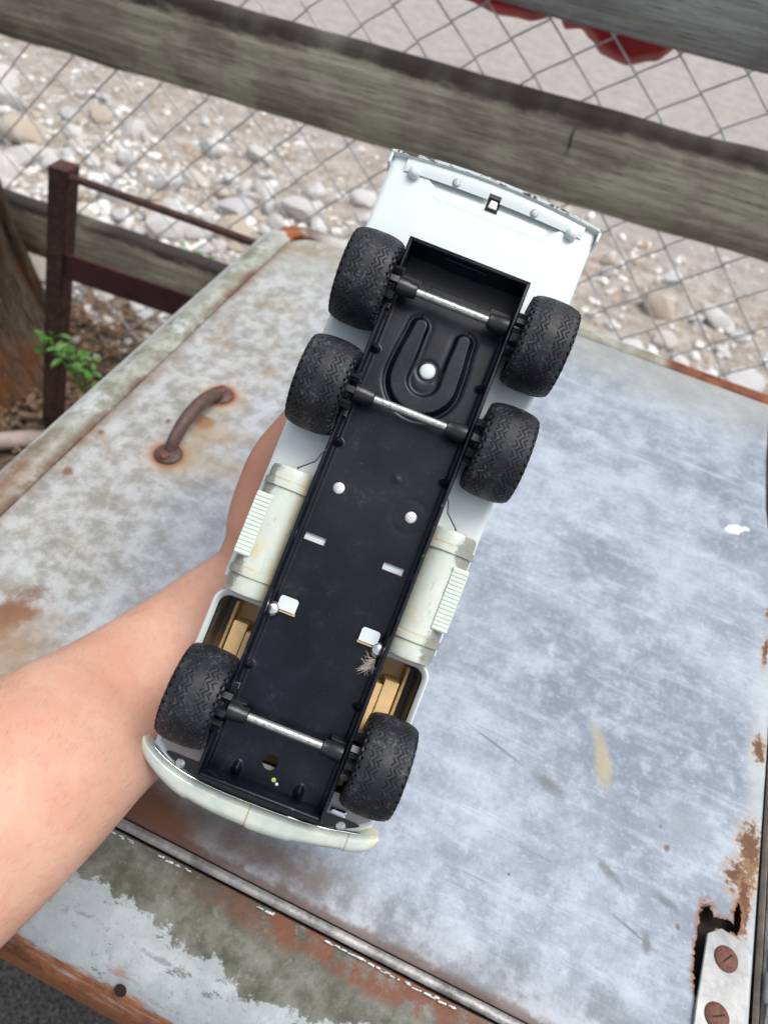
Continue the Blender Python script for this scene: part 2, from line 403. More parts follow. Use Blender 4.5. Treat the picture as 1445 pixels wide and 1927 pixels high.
def mat_zinc():
    g = G('zinc_plated_steel'); v = g.obj(); n = g.noise(500, 5, .75, v); n1 = g.noise(90, 4, .6, v)
    c = g.mix(g.ss(n, .44, .60), (.62, .66, .64), (.34, .34, .31))
    c = g.mix(g.mul(g.ss(n1, .5, .7), .4), c, (.42, .40, .34))
    g.bump(n, .0002, .6); return g.fin(c, g.ss(n, .4, .6, .22, .5), .85)

def mat_skin():
    g = G('skin'); v = g.pos(); n1 = g.noise(22, 5, .6, v); n2 = g.noise(700, 4, .6, v); n3 = g.noise(70, 4, .6, v)
    o = g.xyz(v)
    c = g.mix(g.ss(n1, .3, .7), (.56, .30, .21), (.64, .38, .28))
    hand = g.ss(o[1], .215, .262)
    c = g.mix(g.mul(hand, .75), c, (.50, .235, .16))
    c = g.mix(g.mul(g.ss(n3, .52, .68), .35), c, (.60, .27, .18))
    c = g.mix(g.mul(g.ss(n2, .60, .72), .18), c, (.42, .22, .15))
    vv = g.voro(900, v)
    cr = g.noise(60, 3, .5, g.scl(v, (.5, 2.6, 2.6)))
    c = g.mix(g.mul(g.ss(g.noise(230, 4, .65, v), .50, .70), .22), c, (.53, .22, .14))
    c = g.mix(g.mul(g.ss(g.noise(9, 3, .5, v), .5, .7), .35), c, (.66, .36, .25))
    g.bump(g.add(g.mul(vv, .22), g.add(g.mul(n3, .6), g.mul(cr, .8))), .0006, .45)
    g.put(g.b.inputs['Base Color'], c)
    return g.fin(c, .52, 0.0, Subsurface_Weight=.22, Subsurface_Scale=.008, Subsurface_Radius=(1.0, .35, .18), Specular_IOR_Level=.4)

def mat_wood(name, a, b, dark, ang=.036):
    g = G(name); v = g.obj(); sv = g.scl(v, (1.6, 26, 26)); n1 = g.noise(5, 7, .7, sv, dist=.3)
    n2 = g.noise(16, 6, .75, g.scl(v, (1.2, 22, 22))); n3 = g.noise(5.5, 4, .6, v); o = g.xyz(v)
    c = g.mix(g.ss(n1, .42, .58), a, b)
    c = g.mix(g.mul(g.ss(n3, .45, .68), .55), c, tuple(x * y for x, y in zip(b, (.86, .93, .78))))
    c = g.mix(g.mul(g.ss(n2, .54, .64), .75), c, dark)
    c = g.mix(g.mul(g.ss(n2, .42, .28), .5), c, (.46, .44, .37))
    c = g.mix(g.mul(g.ss(n3, .56, .42), .4), c, dark)
    kn = g.voro(3.1, g.scl(v, (.9, 1, 2.2)))
    c = g.mix(g.mul(g.ss(kn, .10, .04), .75), c, dark)
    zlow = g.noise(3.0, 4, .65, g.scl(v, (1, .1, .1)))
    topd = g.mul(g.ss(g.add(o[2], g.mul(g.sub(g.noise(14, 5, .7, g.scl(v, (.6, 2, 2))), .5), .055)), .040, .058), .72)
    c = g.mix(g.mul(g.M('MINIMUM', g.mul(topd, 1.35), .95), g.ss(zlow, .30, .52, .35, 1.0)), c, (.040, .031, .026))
    g.bump(g.add(n1, g.mul(n2, .7)), .004, .7)
    return g.fin(c, .85)

def mat_ground():
    g = G('ground_gravel'); o = g.xyz()
    n1 = g.noise(2.2, 5, .6); n2 = g.noise(14, 6, .7); n3 = g.noise(75, 6, .75); n4 = g.noise(240, 4, .8)
    pale = g.mix(g.ss(n2, .35, .65), (.37, .335, .31), (.46, .43, .405))
    pale = g.mix(g.mul(g.ss(n3, .42, .30), .45), pale, (.26, .235, .21))
    pale = g.mix(g.mul(g.ss(n4, .58, .70), .35), pale, (.60, .58, .56))
    sand = g.mix(g.ss(n2, .35, .65), (.28, .24, .20), (.56, .52, .475))
    sand = g.mix(g.mul(g.ss(n3, .5, .66), .8), sand, (.58, .54, .49))
    sand = g.mix(g.mul(g.ss(g.noise(9, 4, .6), .57, .68), .5), sand, (.46, .29, .14))
    sand = g.mix(g.mul(g.ss(n3, .42, .30), .6), sand, (.13, .10, .075))
    yy = g.add(o[1], g.mul(g.sub(n1, .5), .7))
    c = g.mix(g.ss(yy, 2.35, 2.85), sand, pale)
    litter = g.mix(g.ss(n3, .40, .62), (.055, .038, .026), (.21, .155, .105))
    litter = g.mix(g.mul(g.ss(n4, .55, .7), .5), litter, (.36, .30, .22))
    c = g.mix(g.ss(g.add(o[1], g.mul(g.sub(n2, .5), .3)), 1.38, 1.18), c, litter)
    asp = g.mix(g.ss(n4, .40, .62), (.022, .020, .019), (.14, .13, .12))
    asp = g.mix(g.mul(g.ss(g.voro(120), .25, .12), .5), asp, (.22, .21, .20))
    c = g.mix(g.ss(g.add(o[1], g.mul(g.sub(n2, .5), .2)), .55, .40), c, asp)
    g.bump(g.add(n3, g.add(g.mul(n4, .4), g.mul(n2, .6))), .012, .8)
    return g.fin(c, .9)

def mat_rock():
    g = G('pale_limestone'); v = g.obj(); n1 = g.noise(22, 5, .65, v); oi = g.nd('ShaderNodeObjectInfo').outputs['Random']
    c = g.mix(g.ss(n1, .35, .65), (.62, .60, .57), (.84, .835, .83))
    c = g.mix(g.mul(g.ss(oi, .78, .98), .7), c, (.50, .38, .25))
    c = g.mix(g.mul(g.ss(oi, .30, .05), .5), c, (.45, .46, .48))
    g.bump(g.noise(60, 5, .7, v), .006, .7); return g.fin(c, .8)
def mat_pebble():
    g = G('mixed_gravel'); c0 = g.voro(18, out='Color'); o = g.xyz(c0); n = g.noise(90, 4, .7)
    c = g.mix(g.ss(o[0], .2, .8), (.44, .39, .33), (.78, .765, .74))
    c = g.mix(g.mul(g.ss(o[1], .6, .9), .7), c, (.42, .27, .14))
    c = g.mix(g.mul(g.ss(n, .5, .35), .4), c, (.25, .21, .17)); return g.fin(c, .85)

M_lid = mat_lid(); M_frame = mat_frame(); M_white = mat_white(); M_chip = mat_white('chipped_white_enamel', True)
M_black = mat_black(); M_rub = mat_rubber(); M_cream = mat_cream(); M_bump = mat_bumper(); M_zinc = mat_zinc()
M_skin = mat_skin()
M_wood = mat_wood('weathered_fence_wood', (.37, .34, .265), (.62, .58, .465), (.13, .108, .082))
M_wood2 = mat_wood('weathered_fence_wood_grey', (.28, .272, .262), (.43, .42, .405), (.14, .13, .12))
M_blackp = simple('black_plastic', (.013, .014, .016), .32, 0, .3, 80)
M_tan = simple('tan_plastic', (.80, .56, .27), .42, 0, .12, 60, .0004, Subsurface_Weight=.15, Subsurface_Scale=.003)
M_teal = simple('teal_tinted_plastic', (.10, .21, .165), .2, 0, .2, 60)
M_primer = simple('grey_primer_underside', (.30, .285, .27), .45, .1, .12, 60)
M_chrome = simple('bright_chrome', (.75, .77, .78), .14, 1.0, .06, 200, .0001)
M_alu = simple('aluminium_rivet', (.66, .69, .72), .36, .6, .2, 700, .0002)
M_rustd = mat_rustbar('dark_rust', (.034, .017, .015), (.075, .034, .027))
M_rustscrew = simple('rusty_screw', (.13, .05, .033), .6, .15, .4, 500, .0006, 'pos')
M_handle = simple('brown_rusted_iron', (.092, .054, .046), .55, .15, .35, 160, .0006, 'pos')
M_oxred = simple('oxblood_paint', (.055, .014, .015), .6, 0, .3, 20, .001, 'pos')
M_hinge = simple('pale_hinge_plate', (.36, .365, .36), .5, .2, .22, 70, .0006, 'pos')
M_hem = simple('dull_lead_hem', (.25, .24, .235), .42, .4, .5, 60, .001, 'pos')
M_wire = simple('galvanised_wire', (.52, .53, .53), .5, .25, .2, 60, .0003, 'pos')
M_red = simple('red_cloth', (.42, .008, .014), .55, 0, .25, 14, .002, 'pos', Sheen_Weight=.2)
M_pipe = simple('dusty_pink_pipe', (.42, .33, .30), .6, 0, .15, 30, .001, 'pos')
M_leaf = simple('fresh_green_leaf', (.085, .22, .030), .45, 0, .3, 40, .0006, 'pos', Subsurface_Weight=.1, Subsurface_Scale=.003)
M_litter = simple('dry_leaf', (.21, .135, .08), .8, 0, .45, 30, .001, 'pos')
M_in = simple('dark_rusty_interior', (.020, .012, .009), .85, 0, .5, 60, .001, 'pos')
M_pocket = simple('pocket_shade_black', (.003, .0035, .005), .5, 0, .2, 80, .0003)
M_cream2 = simple('clean_cream_plastic', (.66, .71, .63), .32, 0, .06, 60, .0003, Subsurface_Weight=.2, Subsurface_Scale=.003)
M_lint = simple('grey_lint', (.50, .45, .38), .9, 0, .3, 400, 0)
M_hair = simple('body_hair', (.07, .035, .02), .5, 0, .2, 100, 0)
M_lime = simple('lime_paint_speck', (.45, .55, .12), .4, 0, .1, 100, 0)
def mat_stone():
    g = G('limestone_chips'); c0 = g.voro(22, out='Color'); o = g.xyz(c0); n = g.noise(70, 4, .7)
    c = g.mix(g.ss(o[0], .1, .6), (.55, .52, .47), (.82, .815, .80)); c = g.mix(g.mul(g.ss(o[1], .75, .95), .7), c, (.46, .31, .18))
    c = g.mix(g.mul(g.ss(n, .5, .35), .35), c, (.35, .31, .27)); return g.fin(c, .85)
M_stone = mat_stone()
M_gnd = mat_ground(); M_rock = mat_rock(); M_peb = mat_pebble()

# ================================================================== SETTING
mb = MB(); W_ = 180
def gz(x, y):
    d = math.hypot(x, y - 1.5)
    return 0.012 * mnoise.noise((x * 2.2, y * 2.2, 0)) * (1 if d < 6 else 0) if d < 6 else 0.0
xs = [-180, -60, -20, -8, -5] + [-4 + .1 * i for i in range(71)] + [4, 6, 10, 30, 90, 180]
ys = [-180, -40, -10, -3] + [-2 + .1 * i for i in range(91)] + [8.5, 12, 25, 60, 180]
mb.add([(x, y, gz(x, y)) for y in ys for x in xs],
       [(j * len(xs) + i, j * len(xs) + i + 1, (j + 1) * len(xs) + i + 1, (j + 1) * len(xs) + i) for j in range(len(ys) - 1) for i in range(len(xs) - 1)])
gr = mb.build('ground', M_gnd, smooth=60); tag(gr, kind='structure')

# rocks: five meshes shared
def rock_mesh(seed):
    import bmesh
    bm = bmesh.new(); bmesh.ops.create_icosphere(bm, subdivisions=2, radius=1.0); rr = random.Random(seed)
    planes = [(Vector((rr.uniform(-1, 1), rr.uniform(-1, 1), rr.uniform(-1, 1))).normalized(), rr.uniform(.55, .85)) for _ in range(9)]
    for v in bm.verts:
        p = v.co.copy()
        for n, d in planes:
            k = p.dot(n) - d
            if k > 0: p -= n * k * .92
        p *= 1 + .08 * mnoise.noise(p * 2.5 + Vector((seed * 3, 0, 0)))
        v.co = p
    me = bpy.data.meshes.new('limestone_rock'); bm.to_mesh(me); bm.free(); me.materials.append(M_rock)
    me.shade_smooth(); me.set_sharp_from_angle(angle=math.radians(32)); return me
RM = [rock_mesh(i) for i in range(7)]
cand = []
rr = random.Random(11)
def rock_density(x, y):
    d = 1.0
    band = math.exp(-((y - (1.72 + .10 * x)) / .36) ** 2)
    d = .12 + .95 * band
    if x > -.7: d *= .62 if x < .2 else .9
    d *= .45 + 1.1 * max(0, .5 + mnoise.noise((x * 1.7, y * 1.7, 3)))
    return d
tries = 0
while len(cand) < 300 and tries < 90000:
    tries += 1
    x = rr.uniform(-2.2, .95); y = rr.uniform(1.27, 2.45)
    if rr.random() > rock_density(x, y): continue
    s = .026 + .042 * rr.random() ** 1.7
    if y > 2.35: s *= .6
    if any((x - a) ** 2 + (y - b) ** 2 < (.66 * (s + c)) ** 2 for a, b, c in cand): continue
    cand.append((x, y, s))
for i, (x, y, s) in enumerate(cand):
    o = obj_from('limestone_rock', RM[i % 7]); o.location = (x, y, gz(x, y) + s * .28)
    o.scale = (s * rr.uniform(.9, 1.5), s * rr.uniform(.75, 1.1), s * rr.uniform(.5, .85))
    o.rotation_euler = (rr.uniform(-.3, .3), rr.uniform(-.3, .3), rr.uniform(0, 6.28))
    tag(o, 'pale limestone rock lying in the gravel behind the chain-link fence', 'rock', 'limestone rocks scattered behind the fence')
mb = MB(); t = (1 + 5 ** .5) / 2
ico = [Vector(p).normalized() for p in [(-1, t, 0), (1, t, 0), (-1, -t, 0), (1, -t, 0), (0, -1, t), (0, 1, t), (0, -1, -t), (0, 1, -t), (t, 0, -1), (t, 0, 1), (-t, 0, -1), (-t, 0, 1)]]
icf = [(0, 11, 5), (0, 5, 1), (0, 1, 7), (0, 7, 10), (0, 10, 11), (1, 5, 9), (5, 11, 4), (11, 10, 2), (10, 7, 6), (7, 1, 8), (3, 9, 4), (3, 4, 2), (3, 2, 6), (3, 6, 8), (3, 8, 9), (4, 9, 5), (2, 4, 11), (6, 2, 10), (8, 6, 7), (9, 8, 1)]
mr = MB()
for k in range(7500):
    x = rr.uniform(-2.4, 1.1); y = rr.uniform(1.25, 2.7)
    if rr.random() > rock_density(x, y) * .9: continue
    s = .007 + .014 * rr.random() ** 2; a = rr.uniform(0, 6.28); ca, sa = math.cos(a), math.sin(a); z = gz(x, y)
    sx, sy, sz = s * rr.uniform(.9, 1.6), s * rr.uniform(.7, 1.1), s * rr.uniform(.5, .9)
    mr.add([(x + (p.x * sx * rr.uniform(.8, 1.15)) * ca - p.y * sy * sa, y + p.x * sx * sa + p.y * sy * ca, z + p.z * sz + .25 * s) for p in ico], icf)
tag(mr.build('small_stones', M_stone, smooth=None), 'small pale limestone chips filling the spaces between the rocks', 'stones', kind='stuff')
for k in range(9000):
    x = rr.uniform(-2.6, 1.2); y = rr.uniform(1.15, 3.3)
    if rr.random() > (.3 + rock_density(x, y)) * (.3 if y > 2.6 else 1): continue
    s = rr.uniform(.0035, .011); a = rr.uniform(0, 6.28); ca, sa = math.cos(a), math.sin(a)
    sx, sy, sz = s * rr.uniform(.8, 1.5), s * rr.uniform(.7, 1.1), s * rr.uniform(.45, .9)
    z = gz(x, y)
    mb.add([(x + (p.x * sx * rr.uniform(.8, 1.15)) * ca - p.y * sy * sa, y + p.x * sx * sa + p.y * sy * ca, z + p.z * sz + .1 * s) for p in ico], icf)
tag(mb.build('gravel', M_peb, smooth=None), 'loose pale gravel spread between the limestone rocks', 'gravel', kind='stuff')
# leaf litter and twigs behind the box
mb = MB()
for k in range(2600):
    x = rr.uniform(-1.55, -.35) if k % 3 else rr.uniform(-1.5, .8); y = rr.uniform(.62, 1.42); z = gz(x, y) + rr.uniform(.002, .02)
    L = rr.uniform(.012, .035); w = L * rr.uniform(.2, .45); a = rr.uniform(0, 6.28); d = Vector((math.cos(a), math.sin(a), rr.uniform(-.35, .5))); s_ = Vector((-math.sin(a), math.cos(a), rr.uniform(-.4, .4)))
    p = Vector((x, y, z)); mb.add([p, p + d * L * .5 + s_ * w, p + d * L, p + d * L * .5 - s_ * w, p + d * L * .5 + Vector((0, 0, -.15 * L))], [(0, 1, 4), (1, 2, 4), (2, 3, 4), (3, 0, 4)])
for k in range(240):
    x = rr.uniform(-1.5, -.2); y = rr.uniform(.65, 1.4); L = rr.uniform(.05, .22); a = rr.uniform(-.9, 1.2); z = gz(x, y) + .012
    p = Vector((x, y, z)); q = p + Vector((math.cos(a), math.sin(a), rr.uniform(-.05, .2))) * L
    mb.tube([p, (p + q) / 2 + Vector((0, 0, .006)), q], rr.uniform(.0012, .003), 4)
tag(mb.build('leaf_litter', M_litter, smooth=None), 'brown dry leaves and twigs on the dirt behind the metal box', 'leaf litter', kind='stuff')

# ================================================================== WOODEN FENCE
def plank(name, mat, parent, xa, xb, zc, h, th, yc, tilt, seed):
    me = MB(); nx = 90; rings = []
    prof = []
    b = .006
    for (py, pz) in ((-th/2, -h/2 + b), (-th/2, -h/6), (-th/2, h/6), (-th/2, h/2 - b), (-th/2 + b, h/2), (0, h/2), (th/2 - b, h/2), (th/2, h/2 - b), (th/2, 0), (th/2, -h/2 + b), (th/2 - b, -h/2), (-th/2 + b, -h/2)):
        prof.append((py, pz))
    for i in range(nx + 1):
        x = xa + (xb - xa) * i / nx; w = mnoise.noise((x * 1.3, seed, 0)) * .006
        rings.append([(x, py + mnoise.noise((x * 5, py * 30, seed + pz * 9)) * .0022, pz + w + mnoise.noise((x * 9, seed + 5, pz * 12)) * .0035) for py, pz in prof])
    me.loft(rings, cap=True)
    o = me.build(name, mat, parent, 50); o.location = (0, yc, zc); o.rotation_euler = (0, -tilt, 0); return o
wf = thing('board_fence', 'weathered grey-green wooden fence of three wide boards in front of the chain-link', 'wooden fence', (0, 1.22, 0))
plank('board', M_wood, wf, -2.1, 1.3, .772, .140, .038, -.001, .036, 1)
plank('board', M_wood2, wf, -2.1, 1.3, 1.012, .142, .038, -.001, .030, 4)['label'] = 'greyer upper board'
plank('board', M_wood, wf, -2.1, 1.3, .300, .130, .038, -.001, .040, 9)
m = MB(); m.tube([(-.118, -.0205, .812), (-.119, -.0208, .798), (-.117, -.0206, .785), (-.1185, -.0200, .772)], [.0006, .0015, .0012, .0004], 6); m.build('crack', M_in, wf)
for px in (-1.95, 1.12):
    m = MB(); m.box(px - .045, px + .045, .023, .113, -.1, 1.2, .006); m.build('post', M_wood, wf)
for px in (-1.95, 1.12):
    for zz in (.31 + .04 * px, .77 + .036 * px, 1.01 + .03 * px):
        for dz in (-.03, .03):
            m = MB(); m.lathe([(.005, -.0225), (.004, -.0240), (.0001, -.0242)], 10, 'y', (px, 0, zz + dz)); m.build('nail', M_rustd, wf)

# ================================================================== CHAIN-LINK FENCE
cf = thing('chain_link_fence', 'galvanised chain-link mesh fence stretched behind the wooden boards', 'chain-link fence', (-.350, 1.247, 0))
WW = .0478
def row_z(r): return .882 + r * .038 if r >= -1 else .844 + (r + 1) * .047
def wire_mesh(par):
    pts = []; rows = range(-19, 9)
    for r in rows:
        ev = (r % 2 == 0); x = (0 if ev else WW) if par == 0 else (WW if ev else 0)
        # par 1 wire is mirrored: it meets its neighbour at the odd rows
        sgn = 1 if par == 0 else -1; z = row_z(r)
        px = x; pts.append((px + (.0012 if px > 0 else -.0012), .0016 * (1 if ev else -1) * sgn, z))
    out = []
    for i in range(len(pts) - 1):
        a, b = Vector(pts[i]), Vector(pts[i + 1])
        out += [a + (b - a) * .04, a + (b - a) * .12, a + (b - a) * .5 + Vector((0, .0004, 0)), a + (b - a) * .88, a + (b - a) * .96]
    m = MB(); m.tube(out, .0016, 5, cap=True); return m.mesh('wire', M_wire, 60)
WM = [wire_mesh(0), wire_mesh(1)]
for k in range(-38, 32):
    o = obj_from('wire', WM[k % 2], cf); o.location = (k * WW, rr.uniform(-.001, .001), .020 * k * WW)
m = MB(); m.tube([(-1.9, 0, 1.15), (1.5, 0, 1.22)], .0025, 6); m.build('tension_wire', M_wire, cf)

# red cloth behind the fence
rc = MB()
prof = [(-.42, .985, .93), (-.354, .985, .902), (-.30, .985, .893), (-.25, .985, .900), (-.203, .985, .916), (-.190, .985, .902), (-.168, .985, .907), (-.150, .985, .898), (-.128, .985, .886), (-.09, .985, .884), (-.05, .985, .897), (-.02, .985, .925), (.03, .985, .95)]
def rcf(u, v):
    x = -.42 + .45 * u; k = 0
    while k < len(prof) - 2 and prof[k + 1][0] < x: k += 1
    a, b = prof[k], prof[k + 1]; f = (x - a[0]) / (b[0] - a[0]); f = f * f * (3 - 2 * f); zb = a[2] + (b[2] - a[2]) * f
    z = zb + (1.10 - zb) * v
    y = .007 * math.sin(x * 41 + z * 9) * (1 - v * .6) + .012 * mnoise.noise((x * 14, z * 8, 2)) + .016 * math.exp(-((z - zb) / .01) ** 2)
    return (x, y, z)
rc.grid(90, 40, rcf)
ro = rc.build('red_cloth', M_red, None, 80); ro.location = (.003, 1.27, .002)
sol = ro.modifiers.new('thick', 'SOLIDIFY'); sol.thickness = .002
tag(ro, 'bright red cloth hanging behind the upper fence board with a wavy lower edge', 'cloth')

# ================================================================== LEFT CLUTTER
rk = thing('rusty_rack', 'leaning rusty angle-iron rack with rod and red-brown cross bars at left', 'metal rack', (-.79, .90, -.022))
def bar(name, mat, a, b, wx, wy, par=rk):
    a, b = Vector(a), Vector(b); t_ = (b - a).normalized(); up = Vector((0, -1, .0)); s1 = t_.cross(up).normalized(); s2 = t_.cross(s1).normalized()
    m = MB(); rings = []
    for i in range(9):
        p = a + (b - a) * i / 8
        rings.append([p + s1 * wx * u + s2 * wy * w for u, w in ((-1, -1), (1, -1), (1, 1), (-1, 1))])
    m.loft(rings, cap=True); return m.build(name, mat, par, 30)
# post as an angle iron: front leaf and side leaf
bar('post', M_rustd, (-1.032 + .82, .0, -.01), (-.862 + .82, .0, .655), .0155, .002)
bar('post_flange', M_rustd, (-1.017 + .82, .016, -.01), (-.847 + .82, .016, .655), .002, .0145)
bar('cap_plate', M_rustd, (-.878 + .82, .012, .655), (-.842 + .82, .012, .657), .0025, .015)
m = MB(); m.tube([(-.850 + .82, .004, .648), (-.62 + .82, .004, .652), (-.30 + .82, .004, .655)], .0062, 8); m.build('rod', M_rustd, rk)
bar('cross_bar', M_oxred, (-.895 + .82, .006, .473), (-.40 + .82, .006, .500), .0255, .003)
bar('lower_bar', M_oxred, (-.965 + .82, .006, .235), (-.45 + .82, .006, .245), .013, .003)
bar('post', M_rustd, (-.12 + .82, .0, -.01), (-.02 + .82, .0, .655), .0155, .002)

# rotten tree trunk
mtr = G('rotten_bark'); v = mtr.obj(); nb = mtr.noise(5, 7, .75, mtr.scl(v, (14, 14, 1.4)), dist=.4); nc = mtr.noise(4, 4, .6, v)
cb = mtr.mix(mtr.ss(nb, .36, .62), (.018, .010, .006), (.20, .145, .10)); cb = mtr.mix(mtr.mul(mtr.ss(nc, .46, .58), .9), cb, mtr.mix(nb, (.04, .014, .006), (.34, .12, .03)))
mtr.bump(nb, .02, .9); M_bark = mtr.fin(cb, .85)
trk = thing('tree_trunk', 'rotting brown tree trunk with peeling fibrous bark at the left edge', 'tree trunk', (-1.33, .98, 0))
m = MB(); rings = []
for i in range(40):
    z = -.05 + i * .042; cx = -.04 - .05 * z + .03 * math.sin(z * 3); ring = []
    for k in range(48):
        a = 2 * math.pi * k / 48; r = .20 - .035 * min(z, 1) + .09 * math.exp(-z * 5)
        r += .022 * mnoise.noise((math.cos(a) * 3.5, math.sin(a) * 3.5, z * .8)) + .012 * mnoise.noise((math.cos(a) * 12, math.sin(a) * 12, z * 1.5))
        ring.append((cx + r * math.cos(a), r * math.sin(a), z))
    rings.append(ring)
m.loft(rings, cap=True); m.build('trunk', M_bark, trk, 60)
for k in range(26):
    a = rr.uniform(-1.4, .9); z0 = rr.uniform(-.02, .7); L = rr.uniform(.15, .5); m = MB(); pts = []; rs = []
    for j in range(7):
        z = z0 + L * j / 6; r = .20 - .035 * z + .09 * math.exp(-max(z, 0) * 5) + .008 + .02 * (j / 6) * rr.random(); aa = a + .05 * math.sin(j + k)
        pts.append((-.04 - .05 * z + .03 * math.sin(z * 3) + r * math.cos(aa), r * math.sin(aa), z)); rs.append(.004 + .009 * math.sin(math.pi * (j + .3) / 6.6))
    m.tube(pts, rs, 6, flat=.35); m.build('bark_strip', M_bark, trk, 60)

pp = MB(); pp.tube([(-1.35, .60, .03), (-1.1, .735, .028), (-.98, .83, .026), (-.80, .93, .024), (-.55, .96, .024)], .019, 12)
tag(pp.build('pipe', M_pipe), 'dusty pinkish pipe lying on the ground behind the left rim of the box', 'pipe')

# weeds
def weed(loc, label, sprigs, size, seed):
    w = thing('weed', label, 'plant', loc, 'green weeds growing behind the box'); q = random.Random(seed)
    for (dx, dy, h) in sprigs:
        m = MB(); top = Vector((dx, dy, h)); st = [Vector((dx * .3 * (i / 5), dy * .3 * (i / 5), 0)) * (1) + (top * (i / 5) ** 1.0) * .85 for i in range(6)]
        m.tube(st, [.0022 - .0002 * i for i in range(6)], 5); m.build('stem', M_leaf, w)
        c = st[-1]
        for k in range(7):
            a = q.uniform(0, 6.28); el = q.uniform(-.2, .8); L = size * q.uniform(.6, 1.15); wd = L * .24
            d = Vector((math.cos(a) * math.cos(el), math.sin(a) * math.cos(el), math.sin(el))); s_ = d.cross(Vector((0, 0, 1))).normalized(); n_ = s_.cross(d)
            b0 = c + Vector((q.uniform(-1, 1), q.uniform(-1, 1), q.uniform(-1.5, .6))) * size * .7
            P = lambda t_, u: b0 + d * L * t_ + s_ * wd * u * math.sin(math.pi * min(1, t_ * .92 + .06)) + n_ * (abs(u) * .12 * L - .25 * L * t_ * t_)
            lm = MB(); lm.grid(4, 6, lambda u, v_: P(v_, u * 2 - 1)); lm.build('leaf', M_leaf, w, 60)
weed((-.865, .895, .155), 'bright green weed sprig in front of the rusty rack post', [(-.035, -.02, .16), (.0, -.03, .175), (.035, -.03, .13), (.015, 0, .11), (.075, -.02, .08), (-.05, .0, .12), (.02, -.02, .15)], .026, 3)
weed((-.80, 1.10, .0), 'small green weed between the rack and the left rim of the box', [(0, 0, .13), (.03, 0, .10), (-.03, 0, .10)], .03, 5)
weed((-1.075, 1.62, .0), 'tiny green weed among the rocks behind the lower fence board', [(0, 0, .05), (.02, 0, .04)], .03, 8)

# ================================================================== METAL BOX
bx = thing('metal_box', 'old galvanised metal chest with a hinged flat lid, rust stains and chipped white paint', 'metal chest', (0, 0, 0))
X0, X1, Y0, Y1 = -.397, .70, .0165, .792
def rrect(x0, x1, y0, y1, r, z, n=10, ex=26):
    pts = []
    for (cx, cy, a0) in ((x1 - r, y0 + r, -90), (x1 - r, y1 - r, 0), (x0 + r, y1 - r, 90), (x0 + r, y0 + r, 180)):
        for i in range(n + 1):
            a = math.radians(a0 + 90 * i / n); pts.append((cx + r * math.cos(a), cy + r * math.sin(a)))
    out = []
    for i, p in enumerate(pts):
        q_ = pts[(i + 1) % len(pts)]; out.append(p)
        if math.dist(p, q_) > .15:
            for k in range(1, ex): out.append((p[0] + (q_[0] - p[0]) * k / ex, p[1] + (q_[1] - p[1]) * k / ex))
    return [(p[0], p[1], z + .0012 * mnoise.noise((p[0] * 9, p[1] * 9, 1))) for p in out]
IX0, IX1, IY0, IY1 = -.350, .655, .0940, .7515
prof = [(-.001, .722), (0, .726), (0, .738), (.003, .750), (.009, .7605), (.018, .7675), (.028, .7705), (.034, .7712), (.036, .7704)]
rings = []
for ins, z in prof: rings.append(rrect(X0 + ins, X1 - ins, Y0 + ins, Y1 - ins, max(.055 - ins * .6, .01), z))
# inner lip of the opening
for d, z in ((-.006, .7700), (-.001, .7700), (0, .7685), (0, .758)):
    rings.append(rrect(IX0 + d, IX1 - d, IY0 + d, IY1 - d, .012, z))
m = MB(); m.loft(rings); sh = m.build('body_shell', M_frame, bx, 40)
m = MB(); m.add(rrect(IX0 + .0005, IX1 - .0005, IY0 + .0005, IY1 - .0005, .012, .757), [tuple(range(len(rings[0])))]); m.build('inner_liner', M_in, bx)
# corner plate, orange rust, under the rounded corner of the lid
m = MB(); m.box(X0 + .035, X1 - .035, Y0 + .035, Y1 - .035, .30, .7562, .01); m.build('chest_body', simple('dull_chest_metal', (.16, .16, .14), .6, .2, .3, 12, .001, 'pos'), bx)
for lx in (X0 + .07, X1 - .07):
    for ly in (Y0 + .07, Y1 - .07):
        m = MB(); m.box(lx - .018, lx + .018, ly - .018, ly + .018, -.005, .30, .003); m.build('leg', M_rustd, bx)
# skirt hole
m = MB(); m.lathe([(.0001, .0004), (.0034, .0004), (.0036, .0002)], 16, 'z', cap=False); ho = m.build('drilled_hole', M_in, bx)
ho.location = (-.0875, .0270, .7645); ho.rotation_euler = (math.radians(42), 0, 0)

# lid panel, left leaf: outline counter-clockwise, worn right edge
def lid_leaf(name, outline, zc, seed, parent, mat):
    c = Vector((sum(p[0] for p in outline) / len(outline), sum(p[1] for p in outline) / len(outline)))
    N = 46; rings = []
    for i, f in enumerate([1.0, 1.0, .997, .985] + [.97 - .97 * k / N for k in range(N)]):
        ring = []
        for p in outline:
            x = c.x + (p[0] - c.x) * f; y = c.y + (p[1] - c.y) * f
            z = zc + .0022 * (1 - f) + .0011 * mnoise.noise((x * 7, y * 7, seed)) * min(1, (1 - f) * 8) + .0004 * mnoise.noise((x * 30, y * 30, seed)) * min(1, (1 - f) * 8)
            if i == 0: z = zc - .006
            if i == 1: z = zc - .0008
            ring.append((x, y, z))
        rings.append(ring)
    m = MB(); m.loft(rings); return m.build(name, mat, parent, 50)
def sub_outline(pts, step=.012):
    out = []
    for i, p in enumerate(pts):
        q_ = pts[(i + 1) % len(pts)]; L = math.dist(p, q_); n = max(1, int(L / step))
        for k in range(n): out.append((p[0] + (q_[0] - p[0]) * k / n, p[1] + (q_[1] - p[1]) * k / n))
    return out
arc = [(-.3485 + .042 - .042 * math.cos(a) , .7500 - .034 + .034 * math.sin(a)) for a in [math.radians(x) for x in range(0, 91, 9)]]
arc = arc[::-1]
ol = [(-.3485, .1012), (.2415, .1012), (.2425, .34), (.240, .50), (.2275, .585), (.2235, .66), (.2225, .7500)] + arc
